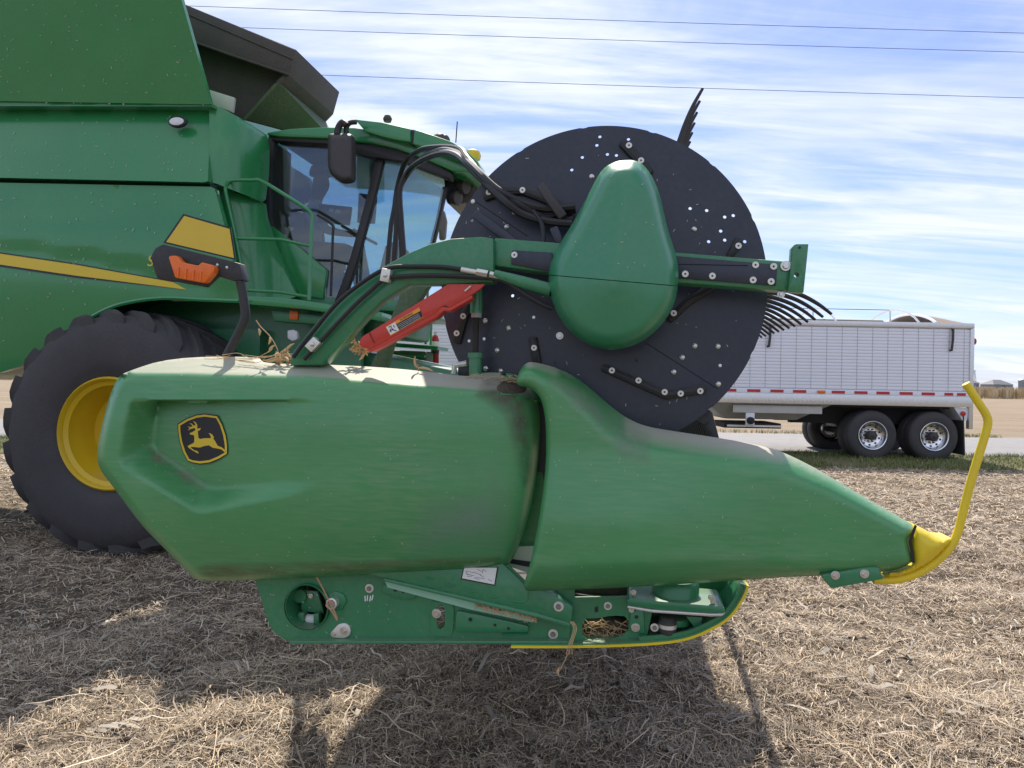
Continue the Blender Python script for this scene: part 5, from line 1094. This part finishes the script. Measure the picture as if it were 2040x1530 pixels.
# ------------------------------------------------------------------ crop caught on the machine
def soy(name, label, c, q, n, spread, seed, up, group=None, h=1.):
    r = random.Random(seed); p0 = W(*c, q); t = thing(name, p0, label, 'plant debris', group)
    m_ = MB()
    for k in range(max(3, n // 5)):
        d = Vector((r.uniform(-1, 1) * spread, r.uniform(-.3, .3) * spread, r.uniform(-.1, .5) * up)); m_.tube([p0 - d * .4, p0 + d * .3 + Vector((0, 0, .01)), p0 + d], [.0016, .0014, .0009], 5, 3)
    m_.build('stem', 'twine', t)
    for k in range(n):
        a = p0 + Vector((r.gauss(0, .35) * spread, r.gauss(0, .12) * spread, abs(r.gauss(0, .28)) * up)); d = Vector((r.uniform(-1, 1), r.uniform(-.5, .5), r.uniform(-.8, 1))).normalized() * r.uniform(.028, .042) * h
        s = d.cross(Vector((0, 1, 0))).normalized() * .004
        MB().tube([a, a + d * .3 + s, a + d * .7 + s, a + d], [.001, .0044, .004, .0008], 6, 2).build('pod', 'pod', t)
    return t
soy('soybean_stalk', 'tangle of dry soybean pods resting on the shield beside the hose arm', (568, 722), 2.50, 26, .075, 3, .07)
t = thing('soybean_stalk', W(545, 722, 2.52), 'thin upright dry bean stem with pods near the marker post', 'plant debris')
P = [W(*p, 2.52) for p in ((560, 722), (550, 690), (536, 668), (520, 652), (510, 638))]; MB().tube(P, .0018, 5, 4).build('stem', 'twine', t)
for (px, py, dx, dy) in ((515, 655, 2, 14), (537, 672, -2, 14), (540, 690, -6, 12), (550, 700, 0, 16)): MB().tube([W(px, py, 2.515), W(px + dx * .3 + 2, py + dy * .4, 2.513), W(px + dx, py + dy, 2.515)], [.0015, .0055, .001], 6, 3).build('pod', 'pod', t)
soy('soybean_stalk', 'clump of dry bean pods below the lower end of the red prop', (718, 700), 2.56, 26, .05, 8, .10)
soy('soybean_stalk', 'single dry bean pod standing on the shield near the strut', (833, 736), 2.52, 2, .008, 12, .05, None, 1.5)
m_ = MB(); r = random.Random(4)
for k in range(16):
    x = 398 + r.random() * 190; y = 706 + r.random() * 14; m_.tube([W(x, y, 2.505), W(x + r.uniform(15, 45), y + r.uniform(-6, 6), 2.49), W(x + r.uniform(40, 80), y + r.uniform(-8, 10), 2.5)], .0011, 4, 3)
tag(m_.build('loose_straw', 'pod'), 'loose dry straw lying across the top of the rear shield', 'straw')
m_ = MB()
for k in range(90):
    x = 948 + r.random() * 118; y = 1204 + (x - 948) * .225; m_.tube([W(x, y, QF - .03), W(x + r.uniform(-8, 8), y + r.uniform(-9, 5), QF - .045), W(x + r.uniform(-14, 14), y + r.uniform(-4, 12), QF - .05)], .0012, 4)
tag(m_.build('packed_residue', 'twine'), 'reddish chaff packed along the ledge under the sloping plate', 'chaff')
tw = MB().tube([W(*p, QF - .03) for p in ((630, 1148), (642, 1170), (652, 1190), (660, 1206), (668, 1222), (672, 1236), (664, 1222), (656, 1212), (650, 1206), (656, 1196), (664, 1204))], .0028, 6, 3).build('twine', 'twine'); tag(tw, 'frayed tan twine knotted at the short pivot tube', 'twine')
m_ = MB()
for dx in (0, 3, -3): m_.tube([W(1138 + dx, 1238, QF - .06), W(1146 + dx, 1252, QF - .06), W(1137 + dx, 1282, QF - .07), W(1134 + dx * 2, 1304, QF - .06)], .0013, 5, 3)
m_.tube([W(1134, 1296, QF - .06), W(1124, 1318, QF - .06), W(1114, 1338, QF - .06)], .0012, 5, 3); m_.tube([W(1114, 1330, QF - .06), W(1111, 1337, QF - .06), W(1113, 1345, QF - .06)], [.001, .005, .001], 6, 3); tag(m_.build('twine', 'pod'), 'dry bean stem wound round the yellow wear strip hanging down', 'plant debris')

# ------------------------------------------------------------------ dust, soil and chaff on the machine
def smear(name, outline, depthf, rgb, parent, amount, nscale, fade, step=8, off=-.0025, sx=(1, 1, 1)):
    m = bpy.data.materials.new(name); m.use_nodes = True; t = m.node_tree; p = t.nodes['Principled BSDF']; n = t.nodes.new; l = t.links.new
    p.inputs['Base Color'].default_value = (*rgb, 1); p.inputs['Roughness'].default_value = .95; p.inputs['Specular IOR Level'].default_value = .1
    at = n('ShaderNodeAttribute'); at.attribute_name = 'tone'; ge = n('ShaderNodeNewGeometry'); mp = n('ShaderNodeMapping'); mp.inputs['Scale'].default_value = sx; l(ge.outputs['Position'], mp.inputs[0])
    tx = n('ShaderNodeTexNoise'); tx.inputs['Scale'].default_value = nscale; tx.inputs['Detail'].default_value = 8; tx.inputs['Roughness'].default_value = .7; l(mp.outputs[0], tx.inputs['Vector'])
    mr = n('ShaderNodeMapRange'); mr.inputs[1].default_value = .33; mr.inputs[2].default_value = .68; l(tx.outputs[0], mr.inputs[0])
    mu = n('ShaderNodeMath'); mu.operation = 'MULTIPLY'; l(mr.outputs[0], mu.inputs[0]); l(at.outputs['Fac'], mu.inputs[1])
    m2 = n('ShaderNodeMath'); m2.operation = 'MULTIPLY'; m2.use_clamp = True; l(mu.outputs[0], m2.inputs[0]); m2.inputs[1].default_value = amount; l(m2.outputs[0], p.inputs['Alpha'])
    o_ = np.array(dens(outline, step)); x0, y0 = o_.min(0); x1, y1 = o_.max(0)
    gx_, gy_ = [a.ravel() for a in np.meshgrid(np.arange(x0, x1, step), np.arange(y0, y1, step))]; ok = pip(gx_, gy_, o_.tolist()) & (pdist(gx_, gy_, o_.tolist()) > step * .45)
    v, f = cdt(o_, np.stack([gx_[ok], gy_[ok]], 1)); P = Wn(v[:, 0], v[:, 1], depthf(v[:, 0], v[:, 1]) + off)
    o = mk(name, P, f, m, parent, 60); a = o.data.color_attributes.new('tone', 'FLOAT_COLOR', 'POINT'); k = np.clip(pdist(v[:, 0], v[:, 1], o_.tolist()) / fade, 0, 1)
    a.data.foreach_set('color', np.stack([k, k, k, np.ones_like(k)], 1).astype(np.float32).ravel()); return o
smear('soil_smear', [(960, 748), (1040, 752), (1066, 790), (1070, 850), (1064, 960), (1040, 980), (1020, 900), (1000, 830), (940, 790)], dA, (.14, .115, .09), sa, 1.1, 9, 40)
smear('dust_film', [(840, 900), (1000, 900), (1052, 960), (1035, 1060), (1010, 1118), (900, 1128), (800, 1120), (820, 1000)], dA, (.34, .34, .38), sa, .40, 4, 90)
smear('dust_film', [(1060, 724), (1150, 760), (1230, 830), (1300, 862), (1300, 930), (1240, 920), (1150, 830), (1090, 770)], dB, (.36, .34, .31), dv, .45, 7, 22)
smear('soil_smear', [(370, 1140), (420, 1156), (700, 1145), (1000, 1124), (1000, 1105), (700, 1115), (400, 1120)], dA, (.20, .16, .09), sa, .8, 6, 14, sx=(1, 1, 6))
smear('soil_smear', [(290, 885), (330, 900), (420, 965), (400, 985), (300, 920)], dA, (.28, .23, .19), sa, .8, 11, 16)
hp = pillow('soil_heap', [tuple(p) for p in chaikin([(985, 775), (1000, 760), (1012, 756), (1036, 757), (1050, 770), (1044, 782), (1010, 784)], 2)], lambda x, y: dA(x, y) - .006 - .012 * sst(0, 12, pdist(x, y, [(985, 775), (1012, 756), (1036, 757), (1050, 770), (1044, 782), (1010, 784)])), 'dirt', None, 4, .03)
tag(hp, 'small heap of dry soil caught where the two shields overlap', 'soil')
def flecks(n, outline, depthf, seed, off=-.003, size=1.):
    r = np.random.default_rng(seed); o_ = [tuple(p) for p in outline]; a = np.array(o_); co, f = [], []; k = 0
    while k < n:
        x, y = r.uniform(a[:, 0].min(), a[:, 0].max()), r.uniform(a[:, 1].min(), a[:, 1].max())
        if not pip(np.array([x]), np.array([y]), o_)[0]: continue
        th = r.uniform(0, 3.14); ln = r.uniform(1.5, 5.5) * size * r.uniform(.5, 1.2); w = r.uniform(.6, 1.1) * size; dx, dy = math.cos(th), math.sin(th)
        for sx, sy in ((-1, -1), (1, -1), (1, 1), (-1, 1)):
            px, py = x + dx * ln * sx - dy * w * sy, y + dy * ln * sx + dx * w * sy; co.append(Wn(px, py, float(depthf(np.array([px]), np.array([py]))[0]) + off))
        f.append((4 * k, 4 * k + 1, 4 * k + 2, 4 * k + 3)); k += 1
    return co, f
def fleck_obj(parent, n, outline, depthf, seed, off=-.003, size=1.):
    co, f = flecks(n, outline, depthf, seed, off, size); o = mk('chaff_flecks', co, f, 'fleck', parent, 0); o['kind'] = 'stuff'
fleck_obj(sa, 110, outA, dA, 1, -.004, .48); fleck_obj(dv, 90, outB, dB, 2, -.004, .48); fleck_obj(dsu, 22, [p for p in PE if p[1] < 540], dP, 3, -.004, .6)
fleck_obj(ds, 70, circ(1194, 573, 300, 24), lambda x, y: QD + 0 * x, 4, -.002, .6); fleck_obj(mp_, 110, [(0, 380), (410, 385), (450, 560), (250, 590), (60, 640), (0, 700)], dM, 5, -.012, .55); fleck_obj(up, 60, [(0, 225), (405, 225), (405, 350), (0, 345)], dU, 6, -.006, .5)
fleck_obj(cb, 60, [(0, 5), (355, 5), (405, 185), (0, 185)], lambda x, y: 6.06 + (y - 205) / 275 * .33, 7, -.006, .55); fleck_obj(fr, 25, [(530, 1165), (860, 1190), (1080, 1250), (1080, 1270), (580, 1270)], lambda x, y: QF + 0 * x, 8, -.004, .6)

m_ = MB(); r = random.Random(21)
for k in range(75):
    x, y = 1160 + r.random() * 90, 1236 + r.random() * 40; m_.tube([W(x, y, QF + .045), W(x + r.uniform(-12, 12), y + r.uniform(-9, 9), QF + .025), W(x + r.uniform(-26, 26), y + r.uniform(-14, 12), QF + .04)], r.uniform(.0008, .0018), 4)
tag(m_.build('trapped_straw', 'pod'), 'dry straw caught in the oval opening of the lower end frame', 'straw')
m_ = MB()
for k in range(40):
    x, y = 930 + r.random() * 105, 748 + r.random() * 14; m_.tube([W(x, y, 2.50), W(x + r.uniform(-9, 9), y + r.uniform(-3, 2), 2.49), W(x + r.uniform(-18, 18), y + r.uniform(-4, 3), 2.50)], .0009, 4)
tag(m_.build('loose_straw', 'pod'), 'short straw bits lying round the foot of the threaded strut', 'straw')
